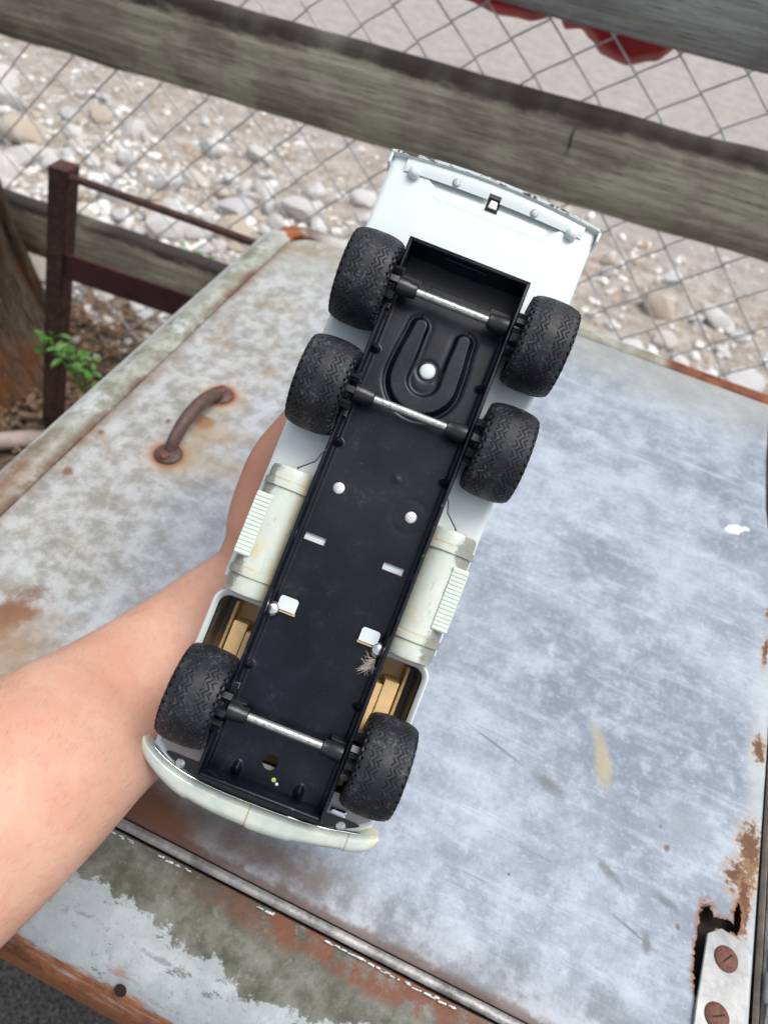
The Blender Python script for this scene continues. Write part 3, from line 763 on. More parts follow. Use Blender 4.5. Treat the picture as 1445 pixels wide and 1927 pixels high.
lid = lid_leaf('lid_leaf', sub_outline(ol), .7716, 3, bx, M_lid)
ol2 = [(.2545, .1012), (.6535, .1012), (.6535, .7500), (.2500, .7500), (.2530, .50)]
lid2 = lid_leaf('lid_leaf', sub_outline(ol2), .7716, 8, bx, M_lid)
# rolled hem along the front of the lid
m = MB(); rings = []
for i in range(91):
    x = -.348 + i * .0111; x = min(x, .2415); w = .0004 * mnoise.noise((x * 20, 0, 4)); ring = []
    for a in range(9):
        t_ = math.pi * a / 8; ring.append((x, .0976 + .0029 * math.cos(t_), .7704 + w + .0018 * math.sin(t_)))
    rings.append(ring)
    if x >= .2415: break
m.loft(rings, closed=False); m.build('rolled_hem', M_hem, bx, 60)
m = MB(); pts = []
for i in range(60):
    x = -.33 + i * .0095
    pts.append((x, .0968 + .0005 * mnoise.noise((x * 60, 0, 0)), .7712 + .0006 * mnoise.noise((x * 90, 3, 0))))
# flaking white paint ridge along the front seam, broken into chips
mm = MB(); q = random.Random(5)
for i in range(150):
    x = -.20 + .44 * (i + q.random()) / 150
    if mnoise.noise((x * 24, 7, 0)) < .0: continue
    L = q.uniform(.0015, .0055); w = q.uniform(.0002, .0006); z = .7716; y = .0912 + q.uniform(-.0006, .0006)
    mm.add([(x, y - w, z), (x + L * .5, y - w * 1.3, z + .0004), (x + L, y - w * .4, z), (x + L * .8, y + w, z + .0005), (x + L * .2, y + w * .9, z + .0003), (x + L * .5, y, z + .0009)],
           [(0, 1, 5), (1, 2, 5), (2, 3, 5), (3, 4, 5), (4, 0, 5)])
o = mm.build('paint_flakes', simple('white_paint_flake', (.66, .69, .69), .6, 0, .1, 200, 0), bx, None); o['kind'] = 'stuff'
# centre seam strips
def vstrip(name, x, w, z0, z1, mat, y0=.0935, y1=.74, dx=0.0):
    m = MB(); m.grid(4, 60, lambda u, v_: (x + dx * v_ + (u - .5) * w, y0 + (y1 - y0) * v_, z0 + (z1 - z0) * math.sin(math.pi * u) + .0005 * mnoise.noise((v_ * 14, x * 40, 0)))); return m.build(name, mat, bx, 60)
vstrip('seam_strip', .2462, .0042, .7700, .7722, simple('brown_seam_metal', (.17, .145, .12), .45, .4, .3, 90, .0006, 'pos'))
vstrip('seam_strip', .2508, .0032, .7692, .7708, M_hem)
m = MB(); m.tube([(.2494, .02 + .09, .7722), (.2512, .165, .7724), (.2520, .205, .7718)], .0011, 8); m.build('hinge_pin', M_hem, bx)
# hinge plate with pointed end
hz0, hz1 = .7735, .7752
def prism(pts, z0, z1, name, mat, parent, sm_=30):
    m = MB(); n = len(pts); c = (sum(p[0] for p in pts) / n, sum(p[1] for p in pts) / n); ins = lambda p, d: (p[0] + (c[0] - p[0]) * d, p[1] + (c[1] - p[1]) * d)
    m.loft([[(*p, z0) for p in pts], [(*p, z1 - .0004) for p in pts], [(*ins(p, .02), z1) for p in pts]], cap=True); return m.build(name, mat, parent, sm_)
hp = prism([(.2085, .10), (.2380, .10), (.2388, .130), (.2372, .1335), (.2374, .156), (.2388, .1575), (.2390, .1880), (.2345, .1930), (.2200, .1955), (.2120, .1890), (.2098, .150)], hz0, hz1, 'hinge_plate', M_hinge, bx)
prism([(.2535, .10), (.262, .10), (.262, .185), (.2535, .190)], hz0, hz1, 'hinge_plate', M_hinge, bx)
for yy in (.112, .146, .180):
    pass
for (cx, cy) in ((.2240, .1795), (.2215, .1475), (.222, .116)):
    m = MB(); n = 24; prf = [(.0072, 0), (.0070, .0008), (.0058, .0016), (.0034, .0022)]
    m.lathe(prf, n, 'z', (cx, cy, hz1 + .0001)); s_ = m.build('screw', M_rustscrew, hp, 40)
for (cy0, cy1) in ((.1665, .1835), (.131, .148)):
    m = MB(); m.lathe([(.0028, cy0), (.0033, cy0 + .001), (.0033, cy1 - .001), (.0028, cy1)], 14, 'y', (.2515, 0, .7742)); m.build('hinge_knuckle', M_hinge, hp, 40)
# screw slots
for (cx, cy, a) in ((.2240, .1795, .9), (.2215, .1475, .5), (.222, .116, .2)):
    m = MB(); m.box(-.0036, .0036, -.0005, .0005, -.0002, .0003); s_ = m.build('screw_slot', M_in, hp, None); s_.location = (cx, cy, hz1 + .0022); s_.rotation_euler = (0, 0, a)
# lifting handle
hd = [(-.277, .366), (-.278, .453)]
hpts = []; hr = []
for i in range(25):
    t_ = i / 24; y = .370 + .080 * t_; z = .7735 + .0165 * math.sin(math.pi * t_) ** .6; hpts.append((-.2775 , y, z)); hr.append(.0054 + .0008 * math.sin(math.pi * t_))
m = MB(); m.tube(hpts, hr, 12, flat=.85); hb = m.build('handle', M_handle, bx, 60)
for cx, cy in hd:
    m = MB(); m.lathe([(.0118, .7718), (.0116, .7732), (.0100, .7744), (.0055, .7752), (.002, .7754)], 24, 'z', (cx, cy, 0)); m.build('handle_foot', M_handle, hb, 50)
    m = MB(); m.lathe([(.0050, .7750), (.0044, .7768), (.002, .7776)], 14, 'z', (cx - .001, cy + (-.005 if cy < .4 else .005), 0)); m.build('rivet', M_rustscrew, hb, 50)

# ================================================================== TOY TRUCK
tr = thing('toy_truck', 'white toy truck held upside down showing its black chassis, six rubber tyres and cream tanks', 'toy truck')
uX, vY, wZ = Vector((.9895, .1093, -.0946)), Vector((-.0329, .8074, .5891)), Vector((.1408, -.5798, .8025))
tm = Matrix((( uX.x, vY.x, wZ.x, -.0596), (uX.y, vY.y, wZ.y, .2350), (uX.z, vY.z, wZ.z, .9704), (0, 0, 0, 1)))
tr.matrix_world = tm
mmv = lambda *a: tuple(x / 1000 for x in a)
CX = .9      # centre line of the chassis, mm
# --- chassis floor as a pressed sheet
def seg_d(px, py, ax, ay, bx_, by_):
    dx, dy = bx_ - ax, by_ - ay; t_ = max(0, min(1, ((px - ax) * dx + (py - ay) * dy) / (dx * dx + dy * dy))); return math.hypot(px - ax - dx * t_, py - ay - dy * t_)
def u_dist(x, y):
    d = min(seg_d(x, y, -13.3, 71, -11.8, 98), seg_d(x, y, 13.3, 71, 12.4, 98))
    if y < 72: d = min(d, abs(math.hypot(x, y - 71.5) - 13.3))
    return d
def floor_h(x, y):
    x -= CX; h = -15.0
    d = u_dist(x, y); wtop = 4.6 + (.9 if y < 80 else .9 * (1 - sm(80, 98, y)))
    h += 2.2 * (1 - sm(wtop - 1.6, wtop + .3, d)) - (1.2 if (math.hypot(x, y - 71.5) > 14 if y < 72 else abs(x) > 13) else .25) * math.exp(-((d - wtop - 1.3) / 1.3) ** 2)
    h += 1.6 * sm(28.2, 30.8, abs(x)) ** 1.5                       # fillets to the side rails
    for by in (78, 25, -97):
        for s in (-1, 1):
            k = math.hypot((x - s * 30) / 3.6, (y - by) / 2.6); h += 4.2 * max(0, 1 - k)
    for bx2 in (-16, 17.5): h += 4.5 * max(0, 1 - math.hypot((x - bx2) / 2.6, (y + 147.5) / 4.5)) 
    k = math.hypot(x - 19, y - 2); h += -.08 * math.exp(-((k - 9) / 1.3) ** 2)
    h += .35 * math.exp(-((x - 6) ** 2 + (y - 18) ** 2) / 3)
    h -= .5 * math.exp(-(math.hypot(x, y - 77) - 5.3) ** 2 / .8)
    h += .25 * mnoise.noise((x * .05, y * .03, 1))
    return h
NXF, NYF = 124, 500
xs_ = [CX - 31 + 62 * i / NXF for i in range(NXF + 1)]
ys_ = [-150.8 + 269.8 * j / NYF for j in range(NYF + 1)]
vs = []; hx, hy, hr_ = -.4, -138.8, 3.9
for y in ys_:
    for x in xs_:
        d = math.hypot(x - hx, y - hy); X, Y = x, y
        if abs(d - hr_) < .42: X, Y = hx + (x - hx) / d * hr_, hy + (y - hy) / d * hr_
        vs.append(mmv(X, Y, floor_h(x, y)))
fs = []
slots = [(-26.5, -15.6, -27.6, -24.0), (16.2, 27.4, -27.6, -24.0)]
for j in range(NYF):
    for i in range(NXF):
        cx_, cy_ = (xs_[i] + xs_[i + 1]) / 2, (ys_[j] + ys_[j + 1]) / 2
        if math.hypot(cx_ - hx, cy_ - hy) < hr_ - .1: continue
        if any(a < cx_ < b and c < cy_ < d for a, b, c, d in slots): continue
        a = j * (NXF + 1) + i; fs.append((a, a + 1, a + NXF + 2, a + NXF + 1))
m = MB(); m.add(vs, fs)
def side_wall(s):
    sec = [(31.0, -14.2), (31.0, -2.0), (31.05, -.6), (31.5, .0), (32.3, .1), (33.0, -.3), (33.2, -1.2), (33.0, -3.0), (32.4, -5), (32.3, -19)]
    r_ = []
    for j in range(61):
        y = -153.0 + (134.6 + 153) * j / 60
        r_.append([mmv(CX + s * (a + .12 * mnoise.noise((y * .09, s, 0))), y, b + .15 * mnoise.noise((y * .13, s, 5))) for a, b in sec])
    return r_
for s in (-1, 1): m.loft(side_wall(s), closed=False)
# front wall, pocket and rear wall
m.box(*[v / 1000 for v in (CX - 31, CX + 31, -152.6, -150.9, -16, .1)], b=.0004)
m.box(*[v / 1000 for v in (CX - 32, CX + 32, 133.6, 134.9, -40, .1)], b=.0004)
m.box(*[v / 1000 for v in (CX - 33, CX + 33, 134.2, 135.4, -1.4, .35)], b=.0004)
m.box(*[v / 1000 for v in (CX - 31, CX + 31, 118, 133.6, -42, -40)])
m.box(*[v / 1000 for v in (CX - 31, CX + 31, 118.2, 119, -40, -15.2)])
for s in (-1, 1): m.box(*[v / 1000 for v in sorted((CX + s * 31.2, CX + s * 32.1)) + [118, 134, -40, -14]])
chs = m.build('chassis', M_black, tr, 45)
for a, b in ((-27.5, -14.6), (15.2, 28.4)):
    m = MB(); m.box(*[v / 1000 for v in (a, b, -28.6, -23, -17.4, -16.4)], b=.0002); m.build('slot_glint', M_white, tr)  # white plates added below the slots stand in for a metallic highlight
m = MB(); m.box(*[v / 1000 for v in (CX - 31, CX + 31, 118.4, 133.8, -19.6, -18.9)]); m.build('pocket_shade', M_pocket, tr)  # black sheet laid over the bed paints the shade of a deep pocket
# notched tabs of the rear pocket
m = MB()
for (a, b, c, d, z) in ((-31, -19, 118.6, 121.6, -17), (19, 31, 118.6, 121.6, -17), (-14, 13, 118.6, 120.4, -17)): m.box(*[v / 1000 for v in (CX + a, CX + b, c, d, z, z + 2)], b=.0004)
m.box(*[v / 1000 for v in (CX - 13, CX + 11, 132.9, 133.5, -18, -5)], b=.0003)
m.build('pocket_tabs', M_black, tr)
# rivets / details on the floor
def dome(name, x, y, z, r, h, mat, par=tr, n=24):
    q_ = MB(); q_.lathe([(r * .99 / 1000, 0), (r / 1000, h * .15 / 1000), (r * .92 / 1000, h * .55 / 1000), (r * .7 / 1000, h * .85 / 1000), (r * .35 / 1000, h / 1000), (.00002, h * 1.03 / 1000)], n, 'z')
    o = q_.build(name, mat, par, 60); o.location = mmv(x, y, z); return o
dome('rivet', CX - 20.3, 2.9, -14.9, 3.1, .6, M_alu); dome('rivet', CX + 20, 2.3, -14.9, 3.1, .6, M_alu)
dome('rivet', CX + .2, 77, -15.4, 4.3, 1.6, M_white)['label'] = 'white rivet inside the pressed U shape'
dome('paint_speck', 4.4, -146.4, -14.9, 1.25, .6, M_lime, n=12); dome('paint_speck', 6.6, -147.8, -14.9, .9, .5, M_white, n=12)
# white locking tabs and bright plugs
for s in (-1, 1):
    x = CX + s * 21.8; m = MB(); pts = []
    for (cx_, cy_, a0) in ((4.9 - 1.6, 3.6 - 1.6, 0), (-4.9 + 1.6, 3.6 - 1.6, 90), (-4.9 + .2, -3.6 + .2, 180), (4.9 - .2, -3.6 + .2, 270)):
        rr_ = 1.6 if cy_ > 0 else .2
        for k in range(5):
            a = math.radians(a0 + 22.5 * k); pts.append((cx_ + rr_ * math.cos(a), cy_ + rr_ * math.sin(a)))
    m.loft([[mmv(px, py, -.35) for px, py in pts], [mmv(px, py, .35) for px, py in pts]], cap=True)
    tb = m.build('locking_tab', M_white, tr, 40); tb.location = mmv(x + .4 * s, -61.8, -11.2); tb.rotation_euler = (math.radians(-6), 0, 0)
    m = MB(); m.box(*[v / 1000 for v in (-5.6, 5.6, -.5, .5, -2.2, 1.6)], b=.0002); e_ = m.build('tab_edge', M_tan, tr); e_.location = mmv(x + .8 * s, -66.2, -13.0)
    dome('bright_plug', CX + s * 28.8, -66.8, -12.5, 4.2, 3.6, M_chrome)
# --- axles
for y in (110.8, 50.9, -119.6):
    m = MB(); m.lathe([(.0022, -.0225), (.0022, .0225)], 20, 'x'); ax = m.build('axle', M_zinc, tr, 60); ax.location = mmv(CX, y, -5.2)
    for s in (-1, 1):
        m = MB(); m.lathe([(.0030, .0195 * s), (.0040, .0200 * s), (.0041, .0235 * s), (.0046, .0245 * s), (.0046, .0302 * s)], 20, 'x'); m.build('bushing', M_blackp, ax, 40)
        m = MB(); m.box(*([v / 1000 for v in sorted((s * 22.5, s * 30.6))] + [v / 1000 for v in (4.2, 5.2, -9.5, -1.0)]), b=.0003); m.build('axle_bracket', M_blackp, ax, 30)
        m = MB(); m.lathe([(.0042, .0328 * s), (.0042, .0380 * s)], 20, 'x'); m.build('axle_sleeve', M_blackp, ax, 40)
# --- wheels
def tyre_mesh():
    NT, NW = 640, 60; H = 12.1; m = MB()
    def f(u, v_):
        th = 2 * math.pi * u; x = (v_ * 2 - 1) * H; ax_ = abs(x) / H
        r = 24.7 - 1.9 * ax_ ** 2.6
        if ax_ > .90: r -= 1.3 * ((ax_ - .90) / .10) ** 2
        arc = th * 24.5
        # two bands of zigzag grooves
        tri = abs(((arc / 5.4978) % 1) - .5) * 4 - 1
        band = x - (1 if x > 0 else -1) * 5.4
        if abs(band) < 3.4:
            q_ = (band + tri * 1.15 + 10 * 2.5) / 2.5; dd = abs(q_ - round(q_)) * 2.5
            r -= .50 * (1 - sm(.06, .32, dd)) * (1 - sm(2.6, 3.4, abs(band)))
        # shoulder notches
        if ax_ > .84:
            nn = math.sin(th * 34 + (0 if x > 0 else 1.5)); r -= 1.25 * sm(.25, .65, nn) * sm(.86, .93, ax_)
        return (x / 1000, r * math.cos(th) / 1000, r * math.sin(th) / 1000)
    m.grid(NT, NW, f)
    for s in (-1, 1):   # side walls
        prof = [(22.9 - 1.3, 12.1), (22.0, 12.3), (20.5, 12.5), (17, 12.5), (14.5, 12.1), (13.0, 11.2), (12.7, 8.5)]
        m.lathe([(r / 1000, s * h / 1000) for r, h in prof], 96, 'x', cap=False)
        for k in range(34):   # lugs on the side walls
            th = (math.pi * 1.5 / 17 * 0 + 2 * math.pi * (k + .25) / 34) - (1.5 / 34 if s < 0 else 0); c_, s2 = math.cos(th), math.sin(th)
            def P(r, t_, x): return (x / 1000, (r * c_ - t_ * s2) / 1000, (r * s2 + t_ * c_) / 1000)
            m.add([P(22.4, -1.0, s * 11.6), P(22.4, 1.0, s * 11.6), P(19.0, .8, s * 12.9), P(19.0, -.8, s * 12.9), P(22.3, -.9, s * 12.4), P(22.3, .9, s * 12.4)],
                  [(0, 1, 5, 4), (4, 5, 2, 3), (0, 4, 3), (1, 2, 5)])
    return m.mesh('tyre', M_rub, 40)
TY = tyre_mesh()
m = MB(); m.lathe([(.0128, -.0085), (.0118, -.0075), (.0075, -.0072), (.007, .0000)], 32, 'x', cap=True)
m.lathe([(.0128, .0100), (.0118, .0085), (.006, .0080), (.004, .0088), (.0001, .0090)], 32, 'x', cap=False)
RIM = m.mesh('rim', M_blackp, 40)
def hub_mesh(s):
    m = MB(); m.lathe([(.0066, s * .0075), (.0066, s * .0135)], 24, 'x')
    for k in range(9):
        a = 2 * math.pi * k / 9; c_, s2 = math.cos(a), math.sin(a)
        def P(r, t_, x): return (x, r * c_ - t_ * s2, r * s2 + t_ * c_)
        h0, h1 = s * .0078, s * .0165; v8 = [P(r, t_, x) for x in (h0, h1) for r in (.0095, .0125) for t_ in (-.0016, .0016)]
        m.add(v8, [(0, 1, 3, 2), (4, 6, 7, 5), (0, 4, 5, 1), (2, 3, 7, 6), (0, 2, 6, 4), (1, 5, 7, 3)])
    return m.mesh('hub', M_blackp, 30)
HUB = {1: hub_mesh(1), -1: hub_mesh(-1)}
q = random.Random(3)
for y in (107.5, 48.5, -118.5):
    for s in (-1, 1):
        w = bpy.data.objects.new('wheel', None); COL.objects.link(w); w.parent = tr; w.empty_display_size = .01
        w.location = mmv(CX + 1.7 + s * 47.6, y, -5.4); w.rotation_euler = (q.uniform(0, 6), 0, 0)
        obj_from('tyre', TY, w); rm = obj_from('rim', RIM, w); rm.scale = (s, 1, 1) if False else (1, 1, 1); obj_from('hub', HUB[-s], w)
# --- bed
m = MB()
def bedf(u, v_):
    x = -58.6 + 117.6 * u; y = -60 + (183.5 + 60) * v_; h = -20.0
    # pressed recess before the tail lip
    yb = 170.2; xl, xr = -29.2 - (y - yb) * 1.05, 33.4 + (y - yb) * 1.05
    ins = min(x - xl, xr - x, y - yb)
    if ins > -2: h -= 1.3 * sm(-.4, 2.2, ins) + .10 * max(0, min(ins, 9)) * sm(0, 3, ins)
    h += .45 * math.exp(-((ins) / 1.1) ** 2) * (1 if y < 181 else 0)
    e = min(x + 58.6, 59 - x); h -= 1.3 * (1 - sm(0, 2.0, e)) ** 2
    h += .10 * mnoise.noise((x * .03, y * .03, 2))
    return mmv(x, y, h)
m.grid(98, 170, bedf)
for s in (-1, 1):
    xe = -58.6 if s < 0 else 59.0
    m.grid(2, 60, lambda u, v_: mmv(xe + s * .2 * math.sin(math.pi * u), -60 + 243.5 * v_, -21.3 - 40 * u))
m.grid(10, 2, lambda u, v_: mmv(-58.6 + 117.6 * u, -60, -21.3 - 40 * v_)); m.grid(10, 2, lambda u, v_: mmv(-58.6 + 117.6 * u, 183.5, -21.3 - 40 * v_))
m.grid(10, 10, lambda u, v_: mmv(-58.6 + 117.6 * u, -60 + 243.5 * v_, -61.3))
bed = m.build('bed', M_white, tr, 45)
# tail lip: curved flange + chipped edge
yarc = lambda x: 188.2 - 4.8 * (abs(x - .5) / 61) ** 2
m = MB(); m.grid(60, 5, lambda u, v_: (lambda x: mmv(x, (yarc(x) - 10.2 + 2.2 * (abs(x) / 61) ** 2) + (8.9 - 1.3 * sm(18, 46, abs(x))) * v_, -19.2 + .7 * v_ + .4 * math.sin(math.pi * v_)))(-50.5 + 102.5 * u),
             skip=lambda u, v_: abs(-50.5 + 102.5 * u - 1.2) < 3.4 and v_ < .42)
m.build('tail_flange', M_white, tr, 50)
m = MB(); rings = []
for i in range(121):
    x = -60.6 + 122 * i / 120; y = yarc(x); wob = .25 * mnoise.noise((x * .2, 0, 0)); e = sm(60.8, 59.6, abs(x - .4))
    rings.append([mmv(x, y - 1.5 * e, -52), mmv(x, y - 1.6 * e, -17.9 + wob), mmv(x, y - 1.0 * e, -16.7 + wob), mmv(x, y + .3 * e, -16.4 + wob), mmv(x, y + .9 * e, -17.3 + wob), mmv(x, y + .9 * e, -52)])
m.loft(rings, cap=True); lip = m.build('tail_lip', M_chip, tr, 40)
for s in (-1, 1):   # folded ends of the lip
    m = MB(); m.box(*([v / 1000 for v in sorted((.4 + s * 60.6, .4 + s * 59.0))] + [v / 1000 for v in (176.8, 183.9, -30, -17.0)]), b=.0005); m.build('lip_end', M_chip, lip)
    dome('tail_stud', .8 + s * 45.3, 176.4, -18.6, 3.3, 3.6, M_white)
    dome('rivet', 1 + s * 22.5, 180.2, -18.7, 2.3, .7, simple('grey_painted_rivet', (.33, .35, .34), .45, .3, .3, 800, .0002))
m = MB(); m.box(*[v / 1000 for v in (-2.4, 4.6, 173.2, 180.6, -21.6, -20.9)]); m.build('latch_recess', M_in, tr, None)
m = MB(); m.box(*[v / 1000 for v in (-1.2, 3.6, 174.4, 179.2, -21.0, -19.6)], b=.0006); m.build('latch', M_chrome, tr)
# brackets between bed and chassis
for s in (-1, 1):
    m = MB(); pts = [(32.6, 18), (34.0, 18.5), (35.0, 17), (36.6, 11.5), (43.5, 5.2), (43.5, 0), (32.6, 0)]
    pts = [(CX + s * a, b) for a, b in pts]; m.loft([[mmv(a, b, -18.6) for a, b in pts], [mmv(a, b, -17.4) for a, b in pts]], cap=True)
    m.build('bracket', M_white, tr, 30)
    m = MB(); pts2 = [(CX + s * a, b) for a, b in [(32.6, 18.8), (34.4, 19.2), (35.7, 17.2), (37.2, 12.1), (44.8, 5.2), (44.8, 0), (32.6, 0)]]
    m.loft([[mmv(a, b, -19.0) for a, b in pts2], [mmv(a, b, -18.7) for a, b in pts2]], cap=True); m.build('bracket_shim', M_blackp, tr, 30)
# --- tanks
for s in (-1, 1):
    c = (CX + s * 44.3, 0, -18.0); R0 = 12.6
    tk = MB(); prof = []
    for r, h in ((0.01, -66.2), (10.6, -66.0), (12.0, -65.2), (R0, -63.5), (R0, -56.2), (R0 + 1.0, -56.0), (R0 + 1.1, -52.6), (R0, -52.3), (R0, -8.0), (R0 + 1.1, -7.7), (R0 + 1.0, -4.2), (R0, -4.0), (R0, 1.2), (12.0, 3.0), (10.6, 3.8), (.01, 4.0)): prof.append((r / 1000, h / 1000))
    tk.lathe(prof, 56, 'y', mmv(*c), cap=False); tank = tk.build('saddle_tank', M_cream, tr, 40)
    m = MB(); x0, x1 = sorted((CX + s * 49.0, CX + s * 57.0)); m.box(x0 / 1000, x1 / 1000, -.0468, -.0134, -.030, -.0058, b=.0004); st = m.build('step', M_cream2, tank)
    NR = 15
    for k in range(NR):
        y = -46.3 + 32.4 * (k + .5) / NR; m = MB(); m.box((x0 - .1) / 1000, (x1 + .2) / 1000, (y - .98) / 1000, (y + .98) / 1000, -.0060, -.0052, b=.0002); m.build('rib', M_cream2, st, 30)
# --- cab shell
m = MB()
def cab_ring(ins, z, yfront=-160.5):
    pts = []; x0, x1, y1 = CX - 59.8 + ins, CX + 59.0 - ins, -66.0 - ins; r = 7.5 - ins * .6
    for (cx_, cy_, a0) in ((x1 - r, y1 - r, 0), (x0 + r, y1 - r, 90)):
        for k in range(9): a = math.radians(a0 + 90 * k / 8); pts.append((cx_ + r * math.cos(a), cy_ + r * math.sin(a)))
    for k in range(1, 12): pts.append((x0, y1 - r + (-150 + 66 + r) * k / 12))
    for k in range(25):
        t_ = k / 24; x = x0 + (x1 - x0) * t_; e = abs(2 * t_ - 1); pts.append((x, -166.5 + ins + 14.5 * e ** 3.2))
    for k in range(1, 12): pts.append((x1, -150 + (y1 - r + 150) * k / 12))
    return [mmv(a, b, z) for a, b in pts]
m.loft([cab_ring(3.0, -21.5), cab_ring(1.9, -19.7), cab_ring(.8, -19.1), cab_ring(0, -19.7), cab_ring(-.2, -21.0), cab_ring(0, -45), cab_ring(3, -60), cab_ring(9, -68)], cap=False)
r1 = cab_ring(9, -68); m.add(r1, [tuple(range(len(r1)))])
m.loft([cab_ring(3.0, -21.5), cab_ring(2.4, -23.5), cab_ring(2.6, -60), cab_ring(6, -66)])
cab = m.build('cab', M_white, tr, 40)
m = MB(); m.loft([cab_ring(3.2, -26.0), cab_ring(3.4, -58)]); m.build('cab_lining', simple('scuffed_grey_lining', (.36, .33, .30), .22, .2, .35, 60, .0003), tr, 60)
# interior
m = MB()
m.box(*[v / 1000 for v in (CX - 49, CX + 48.5, -147, -70.5, -64, -50)], b=.0008)                 # deep floor
m.box(*[v / 1000 for v in (CX - 50.2, CX - 48.6, -147, -72, -64, -36)], b=.0005)
m.box(*[v / 1000 for v in (CX + 48.6, CX + 50.2, -147, -72, -64, -36)], b=.0005)
for s in (-1, 1):
    a, b = sorted((CX + s * 12, CX + s * 38.4)); m.box(*[v / 1000 for v in (a, b, -112, -84.5, -52, -27.9)], b=.0004)
    a, b = sorted((CX + s * 38.8, CX + s * 46.6)); m.box(*[v / 1000 for v in (a, b, -112, -81.0, -52, -27.4)], b=.0004)
    a, b = sorted((CX + s * 10, CX + s * 46)); m.box(*[v / 1000 for v in (a, b, -142, -112.5, -52, -30)], b=.0007)
m.box(*[v / 1000 for v in (CX - 9.5, CX + 9.5, -146, -130, -52, -38)], b=.0005)
m.build('seat_tub', M_tan, tr, 30)
m = MB(); m.box(*[v / 1000 for v in (CX - 46, CX + 46, -125, -112.2, -50, -26.5)], b=.0007); m.build('windscreen', M_teal, tr, 30)
# underside of nose
m = MB()
def nose_out(ins):
    pts = []
    for k in range(31):
        t_ = k / 30; x = CX - 57 + 114 * t_; e = abs(2 * t_ - 1); pts.append((x * (1 - ins * .012), -163.5 + ins + 13.5 * e ** 3.2))
    pts += [(CX + 57 - ins, -142), (CX - 57 + ins, -142)]
    return pts
m.loft([[mmv(a, b, -20.5) for a, b in nose_out(0)], [mmv(a, b, -19.2) for a, b in nose_out(.4)]], cap=True); m.build('nose_plate', M_primer, tr, 30)
m = MB(); pts = []
for k in range(64):
    a = 2 * math.pi * k / 64; x = CX + 52.5 * math.cos(a); y = -158.6 + (1 if math.sin(a) > 0 else .75) * 5.2 * math.sin(a) * (abs(math.sin(a)) ** .15) + 4.6 * (abs(math.cos(a)) ** 3.0) * 1.0
    pts.append((x, y + .4))
m.loft([[mmv(a, b, -19.2) for a, b in pts], [mmv(a, b, -18.3) for a, b in pts]], cap=True); m.build('lamp_panel', M_blackp, tr, 30)
for s in (-1, 1): dome('bolt', CX + s * 43.6, -156.6, -18.3, 2.7, .9, M_zinc)
m = MB(); m.box(*[v / 1000 for v in (36.5, 45, -152.2, -148.8, -19.4, -16.8)], b=.0009); m.build('chrome_clip', M_chrome, tr)
# --- bumper
OUT = [(-65.9, -150.6), (-65.2, -155.2), (-62.4, -159.2), (-58.0, -162.6), (-49, -167.6), (-38.4, -171.6), (-20, -174.4), (.4, -175.1), (20, -173.9), (38.3, -170.6), (50, -168.0), (59, -165.4), (63.6, -161.6), (65.4, -156.6)]
INN = [(-63.4, -149.6), (-60.6, -152.2), (-57.4, -153.8), (-53.0, -156.0), (-46, -158.6), (-36, -160.8), (-19, -162.2), (.4, -162.4), (19, -162.0), (37, -160.6), (47, -158.6), (55, -157.0), (59.5, -155.6), (63.8, -154.2)]
def cr(P, t_):
    n_ = len(P) - 1; t_ = min(max(t_, 0), n_ - 1e-6); i_ = int(t_); f = t_ - i_
    p0, p1, p2, p3 = P[max(i_ - 1, 0)], P[i_], P[i_ + 1], P[min(i_ + 2, n_)]
    return tuple(.5 * (2 * b + (c_ - a) * f + (2 * a - 5 * b + 4 * c_ - d) * f * f + (3 * b - a - 3 * c_ + d) * f ** 3) for a, b, c_, d in zip(p0, p1, p2, p3))
m = MB(); rings = []
for i in range(131):
    t_ = 13 * i / 130; o_ = Vector(cr(OUT, t_)); n_ = Vector(cr(INN, t_)); e = abs(t_ / 6.5 - 1); ring = []
    zt = -14.0 - 1.5 * e ** 4; hh = 15.5 - 3.5 * e ** 4
    step = .7 if (-34 < o_.x < -1.5 or 22 < o_.x < 49.5) else 0
    ec = .55 if i in (0, 130) else 1
    for f, dz in ((1.0, -3.0), (.92, -1.0), (.70, -.1), (.42, 0), (.20, -1.2), (.05, -3.6), (0, -6.5), (.0, -11), (.10, -hh), (1.0, -hh)):
        p = o_.lerp(n_, .5 + (f - .5) * ec); p = p + (n_ - o_).normalized() * (step * (1 if f < .3 else 0)); ring.append(mmv(p.x, p.y, zt + dz * ec))
    rings.append(ring)
m.loft(rings, cap=True); m.build('bumper', M_bump, tr, 50)
m = MB(); m.tube([(lambda p: mmv(p[0], p[1] + .5, -17.6))(cr(INN, 2 + 9 * k / 30)) for k in range(31)], .0006, 6); m.build('chrome_trim', M_chrome, tr, 60)

# lint caught on the rail
m = MB(); q = random.Random(2)
base = Vector(mmv(29.5, -73.5, -13.0))
for k in range(120):
    a = math.radians(q.gauss(238, 24)); L = q.uniform(1.5, 7.5) / 1000; p0 = base + Vector((q.uniform(-1.5, 1), q.uniform(-2, 2), q.uniform(0, 1.2))) / 1000
    p1 = p0 + Vector((math.cos(a) * L * .5, math.sin(a) * L * .5, q.uniform(-.4, 1.4) / 1000)); p2 = p0 + Vector((math.cos(a + q.uniform(-.7, .7)) * L, math.sin(a + q.uniform(-.7, .7)) * L, q.uniform(-.8, .8) / 1000))
    m.tube([tm @ p0, tm @ p1, tm @ p2], [.00022, .00018, .00006], 4)
lo = m.build('lint_tuft', M_lint, None, 60); tag(lo, 'small pale tuft of lint caught on the right chassis rail', 'lint')

